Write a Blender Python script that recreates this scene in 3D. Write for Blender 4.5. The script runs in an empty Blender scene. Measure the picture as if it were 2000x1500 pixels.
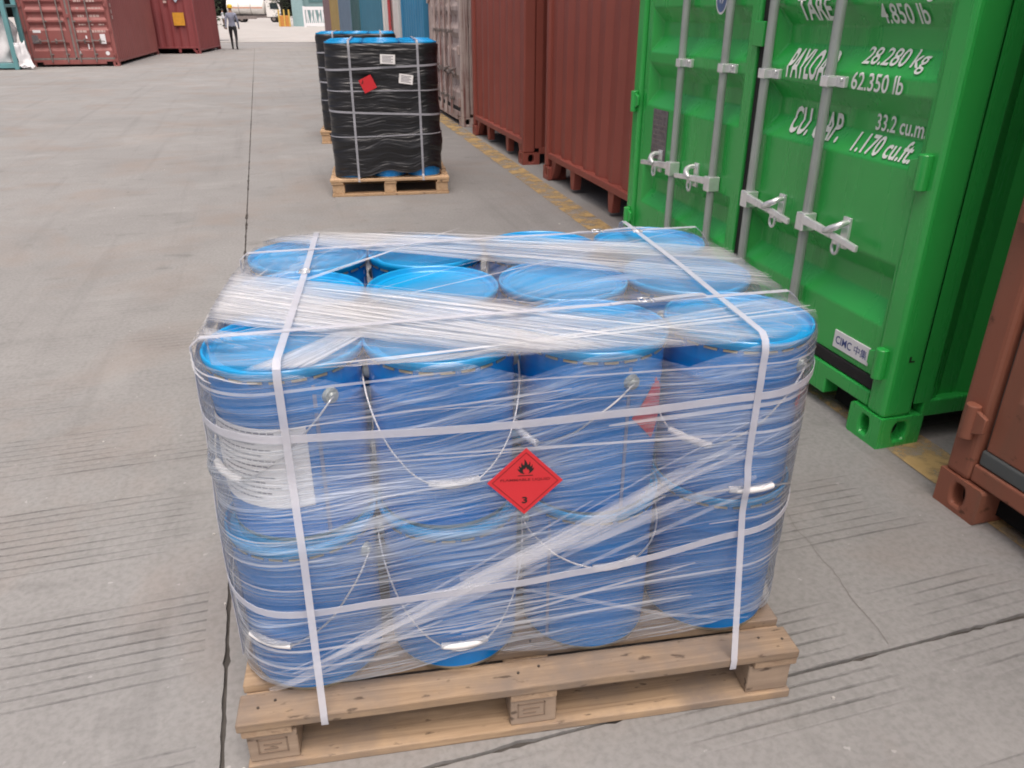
import bpy, bmesh, math, random
from math import sin, cos, pi, radians as R_
from mathutils import Vector, Matrix, noise

random.seed(7)
SC = bpy.context.scene
COL = SC.collection

# ------------------------------------------------------------------ camera, world, sun, exposure
cam_d = bpy.data.cameras.new("camera")
cam = bpy.data.objects.new("camera", cam_d)
COL.objects.link(cam)
cam_d.sensor_fit = 'HORIZONTAL'
cam_d.sensor_width = 36.0
cam_d.lens = 1511.0 / 2000.0 * 36.0
cam_d.clip_start = 0.05
cam_d.clip_end = 2000.0
CAM_H = 1.41
cam.location = (0, 0, CAM_H)
cam.rotation_euler = (R_(90 - 25.63), 0, 0)
SC.camera = cam

world = bpy.data.worlds.new("World")
SC.world = world
world.use_nodes = True
wn = world.node_tree
wn.nodes.clear()
w_out = wn.nodes.new("ShaderNodeOutputWorld")
w_bg = wn.nodes.new("ShaderNodeBackground")
w_sky = wn.nodes.new("ShaderNodeTexSky")
w_sky.sky_type = 'NISHITA'
w_sky.sun_disc = False
SUN_EL, SUN_ROT = R_(70), R_(165)
w_sky.sun_elevation = SUN_EL
w_sky.sun_rotation = SUN_ROT
w_sky.air_density = 0.3
w_sky.dust_density = 9.0
w_sky.ozone_density = 0.2
w_bg.inputs['Strength'].default_value = 0.15
wn.links.new(w_sky.outputs[0], w_bg.inputs['Color'])
wn.links.new(w_bg.outputs[0], w_out.inputs['Surface'])

sun_d = bpy.data.lights.new("sun", 'SUN')
sun_d.energy = 0.8
sun_d.angle = R_(70)
sun_d.color = (1.0, 0.965, 0.92)
sun = bpy.data.objects.new("sun", sun_d)
COL.objects.link(sun)
# the sky's sun_rotation turns clockwise from +Y
_sd = Vector((sin(SUN_ROT) * cos(SUN_EL), cos(SUN_ROT) * cos(SUN_EL), sin(SUN_EL)))
sun.rotation_euler = _sd.to_track_quat('Z', 'Y').to_euler()
sun.location = (0, 0, 20)

SC.view_settings.view_transform = 'Standard'
SC.view_settings.look = 'None'
SC.view_settings.gamma = 1.0
SC.view_settings.use_curve_mapping = False
SC.view_settings.exposure = 0.45
SC.render.engine = 'CYCLES'
SC.cycles.transparent_max_bounces = 40
SC.cycles.max_bounces = 8
SC.cycles.filter_width = 1.9

# ------------------------------------------------------------------ mesh helpers
class MB:
    """collects vertices and faces; build() links them as one mesh object"""
    def __init__(self):
        self.v, self.f, self.m, self.uv = [], [], [], {}

    def pts(self, ps):
        i = len(self.v)
        self.v += [tuple(p) for p in ps]
        return list(range(i, i + len(ps)))

    def face(self, idx, m=0, uv=None):
        if uv:
            self.uv[len(self.f)] = uv
        self.f.append(list(idx))
        self.m.append(m)

    def poly(self, ps, m=0, uv=None):
        self.face(self.pts(ps), m, uv)

    def hexa(self, p8, m=0):
        i = self.pts(p8)
        for q in ((0, 3, 2, 1), (4, 5, 6, 7), (0, 1, 5, 4), (1, 2, 6, 5), (2, 3, 7, 6), (3, 0, 4, 7)):
            self.face([i[k] for k in q], m)

    def box(self, x0, x1, y0, y1, z0, z1, m=0, mat=None):
        p = [(x0, y0, z0), (x1, y0, z0), (x1, y1, z0), (x0, y1, z0), (x0, y0, z1), (x1, y0, z1), (x1, y1, z1), (x0, y1, z1)]
        if mat is not None:
            p = [mat @ Vector(q) for q in p]
        self.hexa(p, m)

    def tube(self, ps, r, seg=8, m=0, cap=True):
        ps = [Vector(p) for p in ps]
        rings = []
        ref = None
        for k, p in enumerate(ps):
            t = (ps[min(k + 1, len(ps) - 1)] - ps[max(k - 1, 0)]).normalized()
            if ref is None:
                ref = Vector((0, 0, 1)) if abs(t.z) < 0.9 else Vector((1, 0, 0))
            a = (ref - t * ref.dot(t)).normalized()
            ref = a
            b = t.cross(a)
            rr = r[k] if isinstance(r, (list, tuple)) else r
            rings.append(self.pts([p + (a * cos(2 * pi * j / seg) + b * sin(2 * pi * j / seg)) * rr for j in range(seg)]))
        for k in range(len(rings) - 1):
            for j in range(seg):
                self.face([rings[k][j], rings[k][(j + 1) % seg], rings[k + 1][(j + 1) % seg], rings[k + 1][j]], m)
        if cap:
            self.face(rings[0][::-1], m)
            self.face(rings[-1], m)

    def lathe(self, prof, seg=48, m=0, c=(0, 0)):
        rings = []
        for r, z in prof:
            if r < 1e-6:
                rings.append(self.pts([(c[0], c[1], z)]))
            else:
                rings.append(self.pts([(c[0] + r * cos(2 * pi * j / seg), c[1] + r * sin(2 * pi * j / seg), z) for j in range(seg)]))
        for a, b in zip(rings, rings[1:]):
            for j in range(seg):
                k = (j + 1) % seg
                if len(a) == 1:
                    self.face([a[0], b[k], b[j]], m)
                elif len(b) == 1:
                    self.face([a[j], a[k], b[0]], m)
                else:
                    self.face([a[j], a[k], b[k], b[j]], m)

    def build(self, name, mats, parent=None, smooth=False, bevel=0.0, seg=2, auto=None, fix=True):
        me = bpy.data.meshes.new(name)
        me.from_pydata(self.v, [], self.f)
        for mt in (mats if isinstance(mats, (list, tuple)) else [mats]):
            me.materials.append(mt)
        me.polygons.foreach_set('material_index', self.m)
        if self.uv:
            ul = me.uv_layers.new(name="UVMap")
            for pi_, uvs in self.uv.items():
                for li, uv in zip(me.polygons[pi_].loop_indices, uvs):
                    ul.data[li].uv = uv
        if fix:
            bm = bmesh.new()
            bm.from_mesh(me)
            bmesh.ops.recalc_face_normals(bm, faces=bm.faces)
            bm.to_mesh(me)
            bm.free()
        if smooth:
            me.polygons.foreach_set('use_smooth', [True] * len(me.polygons))
            if auto is not None:
                me.set_sharp_from_angle(angle=R_(auto))
        me.update()
        return link(name, me, parent, bevel, seg)


def link(name, me, parent=None, bevel=0.0, seg=2):
    o = bpy.data.objects.new(name, me)
    COL.objects.link(o)
    if parent is not None:
        o.parent = parent
    if bevel:
        b = o.modifiers.new("bevel", 'BEVEL')
        b.width = bevel
        b.segments = seg
        b.limit_method = 'ANGLE'
        b.angle_limit = R_(40)
    return o


def empty(name, loc=(0, 0, 0), rz=0.0):
    o = bpy.data.objects.new(name, None)
    COL.objects.link(o)
    o.location = loc
    o.rotation_euler = (0, 0, rz)
    o.empty_display_size = 0.1
    return o


def tag(o, label=None, cat=None, group=None, kind=None):
    for k, v in (('label', label), ('category', cat), ('group', group), ('kind', kind)):
        if v:
            o[k] = v
    return o


# ------------------------------------------------------------------ material helpers
class NT:
    def __init__(self, name):
        self.mat = bpy.data.materials.new(name)
        self.mat.use_nodes = True
        self.t = self.mat.node_tree
        self.t.nodes.clear()
        self.out = self.t.nodes.new("ShaderNodeOutputMaterial")

    def n(self, typ, **kw):
        nd = self.t.nodes.new("ShaderNode" + typ)
        for k, v in kw.items():
            if k in nd.inputs:
                self.set(nd.inputs[k], v)
            else:
                setattr(nd, k, v)
        return nd

    def set(self, sock, v):
        if isinstance(v, bpy.types.NodeSocket):
            self.t.links.new(v, sock)
        elif isinstance(v, (tuple, list)) and len(v) == 3 and sock.type == 'RGBA':
            sock.default_value = (*v, 1)
        else:
            sock.default_value = v

    def math(self, op, a, b=0.0, c=None, clamp=False):
        nd = self.t.nodes.new("ShaderNodeMath")
        nd.operation = op
        nd.use_clamp = clamp
        self.set(nd.inputs[0], a)
        self.set(nd.inputs[1], b)
        if c is not None:
            self.set(nd.inputs[2], c)
        return nd.outputs[0]

    def ramp(self, fac, stops, interp='LINEAR'):
        nd = self.t.nodes.new("ShaderNodeValToRGB")
        nd.color_ramp.interpolation = interp
        el = nd.color_ramp.elements
        while len(el) < len(stops):
            el.new(0.5)
        for e, (p, c) in zip(el, stops):
            e.position = p
            e.color = (*c, 1) if isinstance(c, (tuple, list)) else (c, c, c, 1)
        self.set(nd.inputs[0], fac)
        return nd.outputs[0]

    def noise(self, vec, scale, detail=4, rough=0.55, dist=0.0):
        nd = self.n("TexNoise")
        self.set(nd.inputs['Vector'], vec)
        nd.inputs['Scale'].default_value = scale
        nd.inputs['Detail'].default_value = detail
        nd.inputs['Roughness'].default_value = rough
        nd.inputs['Distortion'].default_value = dist
        return nd.outputs[0]

    def mapv(self, vec, scale=(1, 1, 1), loc=(0, 0, 0), rot=(0, 0, 0)):
        nd = self.n("Mapping")
        self.set(nd.inputs['Vector'], vec)
        nd.inputs['Scale'].default_value = scale
        nd.inputs['Location'].default_value = loc
        nd.inputs['Rotation'].default_value = rot
        return nd.outputs[0]

    def mix(self, fac, a, b, mode='MIX'):
        nd = self.t.nodes.new("ShaderNodeMix")
        nd.data_type = 'RGBA'
        nd.blend_type = mode
        self.set(nd.inputs[0], fac)
        self.set(nd.inputs[6], a)
        self.set(nd.inputs[7], b)
        return nd.outputs[2]

    def bump(self, h, strength=0.3, dist=0.01):
        nd = self.n("Bump")
        nd.inputs['Strength'].default_value = strength
        nd.inputs['Distance'].default_value = dist
        self.set(nd.inputs['Height'], h)
        return nd.outputs[0]

    def obj(self):
        return self.n("TexCoord").outputs['Object']

    def uv(self):
        return self.n("TexCoord").outputs['UV']

    def princ(self, base, rough=0.5, metal=0.0, normal=None, spec=0.5, coat=0.0):
        p = self.n("BsdfPrincipled")
        self.set(p.inputs['Base Color'], base)
        self.set(p.inputs['Roughness'], rough)
        self.set(p.inputs['Metallic'], metal)
        p.inputs['Specular IOR Level'].default_value = spec
        p.inputs['Coat Weight'].default_value = coat
        if normal is not None:
            self.set(p.inputs['Normal'], normal)
        return p

    def done(self, shader):
        self.t.links.new(shader.outputs[0] if hasattr(shader, 'outputs') else shader, self.out.inputs['Surface'])
        return self.mat


def simple(name, col, rough=0.5, metal=0.0, var=0.12, scale=8.0, spec=0.5, bump=0.0):
    t = NT(name)
    o = t.obj()
    n = t.noise(o, scale, 5)
    c = t.mix(t.ramp(n, [(0.3, 0.0), (0.7, 1.0)]), tuple(x * (1 - var) for x in col), tuple(min(1, x * (1 + var)) for x in col))
    nm = t.bump(t.noise(o, scale * 12, 3), bump, 0.004) if bump else None
    return t.done(t.princ(c, rough, metal, nm, spec))


def paint(name, col, rough=0.42, dirt=0.25, rust=0.0, dirtcol=(0.16, 0.14, 0.12), streak=0.0, streakcol=(0.4, 0.36, 0.34), spec=0.5):
    """painted steel with dust, vertical run-off streaks and rust specks of its own"""
    t = NT(name)
    o = t.obj()
    n1 = t.noise(o, 1.6, 6, 0.6)
    c = t.mix(t.ramp(n1, [(0.3, 0.0), (0.75, 1.0)]), tuple(x * 0.9 for x in col), tuple(x * 1.1 for x in col))
    n2 = t.noise(t.mapv(o, (9, 9, 0.8)), 1.0, 6, 0.62)
    d = t.math('MULTIPLY', t.ramp(n2, [(0.48, 0.0), (0.72, 1.0)]), dirt)
    c = t.mix(d, c, dirtcol)
    if streak:
        n3 = t.noise(t.mapv(o, (16, 16, 0.55)), 1.0, 7, 0.7)
        n4 = t.noise(o, 2.3, 4)
        s = t.math('MULTIPLY', t.ramp(t.math('ADD', n3, t.math('MULTIPLY', n4, 0.35)), [(0.55, 0.0), (0.70, 1.0)]), streak)
        c = t.mix(s, c, streakcol)
    if rust:
        n5 = t.noise(o, 14, 8, 0.7)
        rm = t.math('MULTIPLY', t.ramp(n5, [(0.6, 0.0), (0.68, 1.0)]), rust)
        c = t.mix(rm, c, (0.09, 0.035, 0.018))
    ro = t.math('ADD', t.math('MULTIPLY', n2, 0.25), rough - 0.1)
    nm = t.bump(t.noise(o, 5, 3), 0.06, 0.02)
    return t.done(t.princ(c, ro, 0.0, nm, spec))


def wood(name, c0, c1, stain=0.4, axis='x'):
    t = NT(name)
    o = t.obj()
    info = t.n("ObjectInfo").outputs['Random']
    off = t.n("CombineXYZ")
    t.set(off.inputs[0], t.math('MULTIPLY', info, 37.0))
    t.set(off.inputs[1], t.math('MULTIPLY', info, 11.0))
    va = t.n("VectorMath", operation='ADD')
    t.set(va.inputs[0], o)
    t.set(va.inputs[1], off.outputs[0])
    v = va.outputs[0]
    sc = (1.6, 34, 34) if axis == 'x' else (34, 1.6, 34)
    g = t.noise(t.mapv(v, sc), 1.0, 8, 0.72, 0.9)
    c = t.mix(t.ramp(g, [(0.32, 0.0), (0.68, 1.0)]), c0, c1)
    b = t.noise(v, 5.0, 6, 0.6)
    c = t.mix(t.math('MULTIPLY', t.ramp(b, [(0.42, 0.0), (0.7, 1.0)]), stain), c, (0.20, 0.165, 0.14))
    sp = t.noise(t.mapv(v, (22, 60, 40)), 1.0, 3, 0.5)
    c = t.mix(t.math('MULTIPLY', t.ramp(sp, [(0.64, 0.0), (0.72, 1.0)]), 0.75), c, (0.06, 0.042, 0.032))
    hv = t.math('ADD', t.math('MULTIPLY', info, 0.3), 0.85)
    c = t.mix(1.0, c, t.n("CombineColor", Red=hv, Green=hv, Blue=hv).outputs[0], 'MULTIPLY')
    return t.done(t.princ(c, 0.8, 0, t.bump(g, 0.35, 0.003), 0.25))


def concrete(name, light=1.0, grooves=True, tint=(1, 1, 1)):
    t = NT(name)
    o = t.obj()
    n0 = t.noise(o, 0.35, 5, 0.6)
    n1 = t.noise(o, 2.2, 7, 0.65)
    n2 = t.noise(o, 60, 4, 0.6)
    A = lambda v: tuple(v * light * k for k in tint)
    c = t.mix(t.ramp(n0, [(0.3, 0.0), (0.7, 1.0)]), A(0.345), A(0.42))
    c = t.mix(t.math('MULTIPLY', t.ramp(n1, [(0.45, 0.0), (0.78, 1.0)]), 0.45), c, A(0.27))
    c = t.mix(t.math('MULTIPLY', t.ramp(n2, [(0.35, 1.0), (0.58, 0.0)]), 0.34), c, A(0.19))
    sp = t.noise(o, 34, 2, 0.4)
    c = t.mix(t.math('MULTIPLY', t.ramp(sp, [(0.74, 0.0), (0.77, 1.0)]), 0.5), c, A(0.62))
    st = t.noise(t.mapv(o, (1.0, 1.7, 1)), 3.4, 5, 0.6, 0.4)
    c = t.mix(t.math('MULTIPLY', t.ramp(st, [(0.60, 0.0), (0.74, 1.0)]), 0.40), c, A(0.15))
    oil = t.noise(o, 9.0, 3, 0.5)
    c = t.mix(t.math('MULTIPLY', t.ramp(oil, [(0.745, 0.0), (0.775, 1.0)]), 0.6), c, A(0.085))
    # pale scuffs left by tyres and forks
    sc = t.noise(t.mapv(o, (2.5, 0.6, 1), rot=(0, 0, 0.5)), 1.6, 6, 0.7)
    c = t.mix(t.math('MULTIPLY', t.ramp(sc, [(0.62, 0.0), (0.74, 1.0)]), 0.22), c, A(0.56))
    ty = t.noise(t.mapv(o, (5.5, 0.18, 1), rot=(0, 0, 0.06)), 1.0, 4, 0.6)
    c = t.mix(t.math('MULTIPLY', t.ramp(ty, [(0.56, 0.0), (0.70, 1.0)]), 0.22), c, A(0.17))
    wp = t.noise(o, 0.9, 7, 0.7, 0.8)
    c = t.mix(t.math('MULTIPLY', t.ramp(wp, [(0.54, 0.0), (0.68, 1.0)]), 0.28), c, A(0.52))
    # faint warm stains
    ws = t.noise(o, 1.1, 5, 0.6, 0.5)
    c = t.mix(t.math('MULTIPLY', t.ramp(ws, [(0.50, 0.0), (0.70, 1.0)]), 0.38), c, tuple(light * k for k in (0.37, 0.29, 0.24)))
    h = t.math('ADD', t.math('MULTIPLY', n2, 0.4), t.math('MULTIPLY', n1, 0.6))
    if grooves:
        sx = t.n("SeparateXYZ")
        t.set(sx.inputs[0], o)
        x, y = sx.outputs[0], sx.outputs[1]
        yw = t.math('ADD', y, t.math('MULTIPLY', t.math('SUBTRACT', t.noise(o, 0.8, 2), 0.5), 0.035))
        bandf = t.math('DIVIDE', t.math('ADD', yw, 10.60), 0.525)
        band = t.math('FLOOR', bandf)
        fr = t.math('FRACT', bandf)
        inb = t.math('MULTIPLY', t.ramp(fr, [(0.03, 0.0), (0.05, 1.0)]), t.ramp(fr, [(0.68, 1.0), (0.70, 0.0)]))
        wn_ = t.n("TexWhiteNoise", noise_dimensions='1D')
        t.set(wn_.inputs['W'], band)
        rnd = wn_.outputs[0]
        # each comb pass has its own start, length and wear
        side = t.math('GREATER_THAN', x, -0.26)
        xs = t.math('ADD', t.math('MULTIPLY', rnd, 0.9), t.math('MULTIPLY', side, 0.37))
        xf = t.math('FRACT', t.math('DIVIDE', t.math('ADD', t.math('ADD', x, xs), 20.0), 1.9))
        inx = t.math('MULTIPLY', t.ramp(xf, [(0.02, 0.0), (0.06, 1.0)]), t.ramp(xf, [(0.78, 1.0), (0.86, 0.0)]))
        clear = t.math('GREATER_THAN', t.math('ABSOLUTE', t.math('ADD', x, 0.24)), 0.075)
        wear = t.ramp(t.noise(t.mapv(o, (1.4, 1.0, 1)), 1.5, 5, 0.6), [(0.42, 0.0), (0.60, 1.0)])
        line = t.math('FRACT', t.math('DIVIDE', yw, 0.0365))
        lm = t.math('MULTIPLY', t.ramp(line, [(0.34, 0.0), (0.46, 1.0)]), t.ramp(line, [(0.54, 1.0), (0.68, 0.0)]))
        lw = t.ramp(t.noise(t.mapv(o, (7.0, 30.0, 1)), 1.0, 4, 0.65), [(0.36, 0.25), (0.60, 1.0)])
        lm = t.math('MULTIPLY', lm, lw)
        g = t.math('MULTIPLY', t.math('MULTIPLY', inb, inx), t.math('MULTIPLY', wear, clear))
        far = t.ramp(t.math('DIVIDE', y, 12.0), [(0.22, 1.0), (0.45, 0.35)])
        g = t.math('MULTIPLY', g, far)
        grime = t.math('MULTIPLY', g, 0.09)
        c = t.mix(grime, c, A(0.16))
        gl = t.math('MULTIPLY', g, lm)
        c = t.mix(t.math('MULTIPLY', gl, 0.50), c, A(0.11))
        h = t.math('SUBTRACT', h, t.math('MULTIPLY', gl, 2.2))
    nm = t.bump(h, 0.5, 0.004)
    return t.done(t.princ(c, 0.85, 0, nm, 0.3))


def film_mat(name, base, gain, tint=(0.83, 0.85, 0.90), fine=1.0, slope=0.16, attr=True):
    """clear stretch film: hazy where it is loose or folded, clear where it clings"""
    t = NT(name)
    uv = t.uv()
    sx = t.n("SeparateXYZ")
    t.set(sx.inputs[0], uv)
    u, v = sx.outputs[0], sx.outputs[1]
    w1 = t.noise(t.mapv(uv, (1.3, 2.0, 1)), 1.0, 3)
    vv = t.math('ADD', v, t.math('MULTIPLY', w1, 0.10))

    def streak(su, sv, sl, off, lo, hi, det=3):
        cx = t.n("CombineXYZ")
        t.set(cx.inputs[0], t.math('ADD', t.math('MULTIPLY', u, su), off))
        t.set(cx.inputs[1], t.math('MULTIPLY', t.math('SUBTRACT', vv, t.math('MULTIPLY', u, sl)), sv))
        return t.ramp(t.noise(cx.outputs[0], 1.0, det, 0.6), [(lo, 0.0), (hi, 1.0)])
    s1 = streak(1.5, 78 * fine, 0.02, 3.1, 0.44, 0.70)
    s2 = streak(1.1, 100 * fine, slope, 9.7, 0.47, 0.68)
    s3 = streak(1.6, 210 * fine, slope * 0.45, 1.3, 0.46, 0.64, 2)
    s4 = streak(0.8, 13 * fine, slope * 0.7, 5.9, 0.42, 0.62)
    m1 = t.ramp(t.noise(t.mapv(uv, (2.2, 3.2, 1), (3, 1, 0)), 1.0, 3), [(0.35, 0.15), (0.65, 1.0)])
    m2 = t.ramp(t.noise(t.mapv(uv, (2.0, 3.6, 1), (8, 4, 0)), 1.0, 3), [(0.40, 0.0), (0.62, 1.0)])
    a = t.math('MULTIPLY', s1, t.math('MULTIPLY', m1, 0.42))
    a = t.math('ADD', a, t.math('MULTIPLY', s2, t.math('MULTIPLY', m2, 0.46)))
    a = t.math('ADD', a, t.math('MULTIPLY', s3, 0.26))
    a = t.math('ADD', a, t.math('MULTIPLY', s4, t.math('MULTIPLY', m1, 0.22)))
    a = t.math('MULTIPLY', a, gain)
    if attr:
        at = t.n("Attribute", attribute_name="slack").outputs['Fac']
        a = t.math('MULTIPLY', t.math('ADD', a, base), t.math('ADD', t.math('MULTIPLY', at, 0.30), 0.74))
        ed = t.n("Attribute", attribute_name="cover").outputs['Fac']
        a = t.math('MULTIPLY', a, ed)
    else:
        a = t.math('ADD', a, base)
    a = t.math('MINIMUM', a, 0.93)
    a = t.math('MAXIMUM', a, 0.0)
    hgt = t.math('ADD', t.math('ADD', s1, s2), t.math('MULTIPLY', s3, 0.5))
    nm = t.bump(hgt, 0.45, 0.006)
    body = t.princ(tint, 0.32, 0.0, nm, 0.5)
    trl = t.n("BsdfTranslucent", Color=tint)
    bm = t.n("MixShader")
    bm.inputs[0].default_value = 0.34
    t.t.links.new(body.outputs[0], bm.inputs[1])
    t.t.links.new(trl.outputs[0], bm.inputs[2])
    tr = t.n("BsdfTransparent")
    gl = t.n("BsdfGlossy", Roughness=0.2)
    t.set(gl.inputs['Normal'], nm)
    fr = t.n("Fresnel")
    fr.inputs['IOR'].default_value = 1.35
    t.set(fr.inputs['Normal'], nm)
    m0 = t.n("MixShader")
    gf = t.math('MULTIPLY', fr.outputs[0], 0.8)
    if attr:
        gf = t.math('MULTIPLY', gf, t.math('MULTIPLY', ed, 1.0, clamp=True))
    t.set(m0.inputs[0], gf)
    t.t.links.new(tr.outputs[0], m0.inputs[1])
    t.t.links.new(gl.outputs[0], m0.inputs[2])
    mx = t.n("MixShader")
    t.set(mx.inputs[0], a)
    t.t.links.new(m0.outputs[0], mx.inputs[1])
    t.t.links.new(bm.outputs[0], mx.inputs[2])
    return t.done(mx)


def sheer(name, col, alpha, rough=0.35):
    t = NT(name)
    b = t.princ(col, rough, 0, None, 0.5)
    tr = t.n("BsdfTransparent")
    mx = t.n("MixShader")
    n = t.noise(t.obj(), 14, 3)
    t.set(mx.inputs[0], t.math('ADD', t.math('MULTIPLY', n, 0.3), alpha - 0.15))
    t.t.links.new(tr.outputs[0], mx.inputs[1])
    t.t.links.new(b.outputs[0], mx.inputs[2])
    return t.done(mx)


M = {}
M['slab'] = concrete('yard_concrete', 0.70, True, (1.0, 1.0, 0.985))
M['sunlit_band'] = concrete('painted_sunlit_concrete', 1.15, False, (1.0, 0.98, 0.95))  # lighter base colour puts the far sunlight into the concrete itself
M['ground'] = concrete('outer_concrete', 0.70, False)
M['joint'] = simple('joint_dirt', (0.075, 0.070, 0.065), 0.95, var=0.3, scale=20, spec=0.1)
M['green'] = paint('green_paint', (0.030, 0.40, 0.072), 0.26, 0.05, dirtcol=(0.10, 0.25, 0.10), spec=0.75)
M['red'] = paint('oxide_red_paint', (0.28, 0.074, 0.054), 0.5, 0.18, dirtcol=(0.17, 0.07, 0.06))
M['orange'] = paint('faded_orange_red_paint', (0.27, 0.097, 0.058), 0.6, 0.6, 0.9, dirtcol=(0.19, 0.10, 0.065))
M['oldred'] = paint('dull_red_paint', (0.27, 0.085, 0.078), 0.55, 0.35, 0.2, dirtcol=(0.26, 0.14, 0.13))
M['maroon'] = paint('maroon_paint', (0.24, 0.055, 0.058), 0.5, 0.3, 0.15, dirtcol=(0.12, 0.05, 0.055))
M['peeled'] = paint('peeling_brown_paint', (0.20, 0.080, 0.072), 0.7, 0.3, 0.4, streak=1.0, streakcol=(0.50, 0.42, 0.39))
M['blue'] = paint('sky_blue_paint', (0.045, 0.235, 0.42), 0.5, 0.15, dirtcol=(0.08, 0.2, 0.3))
M['white'] = paint('white_paint', (0.70, 0.69, 0.66), 0.5, 0.15, dirtcol=(0.5, 0.48, 0.44))
M['tealblue'] = paint('teal_blue_paint', (0.06, 0.22, 0.32), 0.5, 0.2, dirtcol=(0.08, 0.16, 0.2))
M['darkteal'] = paint('dark_teal_paint', (0.06, 0.14, 0.15), 0.5, 0.2, dirtcol=(0.08, 0.12, 0.12))
M['greyblue'] = paint('grey_blue_paint', (0.16, 0.24, 0.33), 0.5, 0.2)
M['ochre'] = paint('ochre_paint', (0.42, 0.31, 0.12), 0.5, 0.2)
M['mauve'] = paint('mauve_brown_paint', (0.24, 0.16, 0.17), 0.5, 0.2)
M['rubber'] = simple('black_rubber', (0.022, 0.021, 0.022), 0.7, spec=0.3)
M['greyrubber'] = simple('grey_rubber', (0.10, 0.11, 0.11), 0.7, spec=0.3)
M['galv'] = simple('galvanised_rod', (0.38, 0.42, 0.40), 0.42, 0.35, 0.10, 6)
M['zinc'] = simple('zinc_plating', (0.80, 0.81, 0.82), 0.22, 0.55, 0.12, 20)
M['dullsteel'] = simple('dull_steel', (0.22, 0.19, 0.18), 0.6, 0.2, 0.2, 9)
M['dark'] = simple('dark_void', (0.012, 0.012, 0.012), 0.9, spec=0.1)
M['underside'] = simple('underside_black', (0.02, 0.018, 0.017), 0.9, spec=0.1)
M['letter'] = simple('white_lettering', (0.78, 0.80, 0.76), 0.5, var=0.03)
M['fadedletter'] = simple('faded_lettering', (0.52, 0.38, 0.35), 0.6, var=0.2, scale=30)
M['plate'] = simple('white_plate', (0.78, 0.78, 0.80), 0.4, var=0.03)
M['navy'] = simple('navy_print', (0.03, 0.06, 0.25), 0.5, var=0.05)
M['greyplate'] = simple('grey_data_plate', (0.17, 0.15, 0.16), 0.45, 0.3, 0.3, 40)
M['logo'] = simple('blue_white_sticker', (0.10, 0.16, 0.30), 0.4, var=0.1)
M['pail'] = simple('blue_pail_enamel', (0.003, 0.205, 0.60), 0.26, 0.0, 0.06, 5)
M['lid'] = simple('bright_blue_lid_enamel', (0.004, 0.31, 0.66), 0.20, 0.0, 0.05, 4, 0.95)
M['chime'] = simple('bare_tin_rim', (0.50, 0.48, 0.38), 0.35, 0.7, 0.1, 20)
M['brass'] = simple('gold_lacquer', (0.58, 0.50, 0.33), 0.3, 0.8, 0.1, 20)
M['wire'] = simple('bail_wire', (0.72, 0.72, 0.72), 0.3, 0.6, 0.05)
M['grip'] = simple('white_plastic_grip', (0.80, 0.80, 0.80), 0.4, var=0.03)
M['paper'] = simple('white_paper_label', (0.86, 0.86, 0.86), 0.6, var=0.03)
M['print'] = simple('grey_print', (0.22, 0.22, 0.25), 0.7)
M['placard'] = simple('red_placard', (0.62, 0.028, 0.038), 0.4, var=0.04)
M['black'] = simple('black_print', (0.012, 0.010, 0.010), 0.6)
M['darkred'] = simple('dark_red_print', (0.15, 0.008, 0.012), 0.6)
M['strap'] = None
M['strapdim'] = simple('grey_pp_strap', (0.34, 0.35, 0.39), 0.4, var=0.08, scale=15)
M['woodx'] = wood('pallet_board_wood', (0.20, 0.135, 0.085), (0.45, 0.33, 0.215), 0.95)
M['woody'] = wood('pallet_stringer_wood', (0.36, 0.25, 0.165), (0.50, 0.37, 0.25), 0.4, 'y')
M['block'] = wood('pallet_block_wood', (0.30, 0.225, 0.165), (0.43, 0.335, 0.25), 0.6)
M['newwoodx'] = wood('fresh_pallet_wood', (0.46, 0.30, 0.17), (0.60, 0.42, 0.26), 0.3, 'y')
M['nail'] = simple('nail_head', (0.08, 0.065, 0.055), 0.6, 0.5)
M['burnt'] = simple('burnt_wood', (0.225, 0.165, 0.12), 0.9)
t = NT('worn_yellow_line')
o_ = t.obj()
n_ = t.noise(o_, 5.5, 7, 0.68)
n2_ = t.noise(o_, 40, 3)
cy = t.mix(n2_, (0.46, 0.31, 0.12), (0.56, 0.40, 0.19))
my = t.ramp(t.math('ADD', n_, t.math('MULTIPLY', n2_, 0.12)), [(0.45, 0.0), (0.64, 1.0)])
pb_ = t.princ(cy, 0.8, 0, None, 0.3)
tb_ = t.n("BsdfTransparent")
mx_ = t.n("MixShader")
t.set(mx_.inputs[0], t.math('MULTIPLY', my, 0.85))
t.t.links.new(tb_.outputs[0], mx_.inputs[1])
t.t.links.new(pb_.outputs[0], mx_.inputs[2])
M['yellow'] = t.done(mx_)
M['film_side'] = film_mat('stretch_film_side', 0.05, 0.98, (0.84, 0.92, 1.0))
M['film_top'] = film_mat('stretch_film_top', 0.16, 1.2, (0.92, 0.93, 0.95), 1.0, 0.05)
M['strap'] = sheer('white_pp_strap', (0.64, 0.66, 0.73), 0.54, 0.38)
M['fold'] = sheer('film_fold', (0.90, 0.92, 0.95), 0.38)
M['rope'] = sheer('film_rope', (0.84, 0.87, 0.92), 0.22)
# black stretch film with creases that run around the load
t = NT('black_stretch_film')
uv_ = t.uv()
c1_ = t.noise(t.mapv(uv_, (1.5, 8.5, 1), rot=(0, 0, 0.08)), 1.0, 4, 0.5, 0.6)
c2_ = t.noise(t.mapv(uv_, (3, 26, 1), rot=(0, 0, 0.16)), 1.0, 3, 0.5)
nm_ = t.bump(t.math('ADD', c1_, t.math('MULTIPLY', c2_, 0.25)), 1.0, 0.04)
M['blackfilm'] = t.done(t.princ((0.010, 0.011, 0.014), 0.36, 0, nm_, 0.6))

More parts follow.
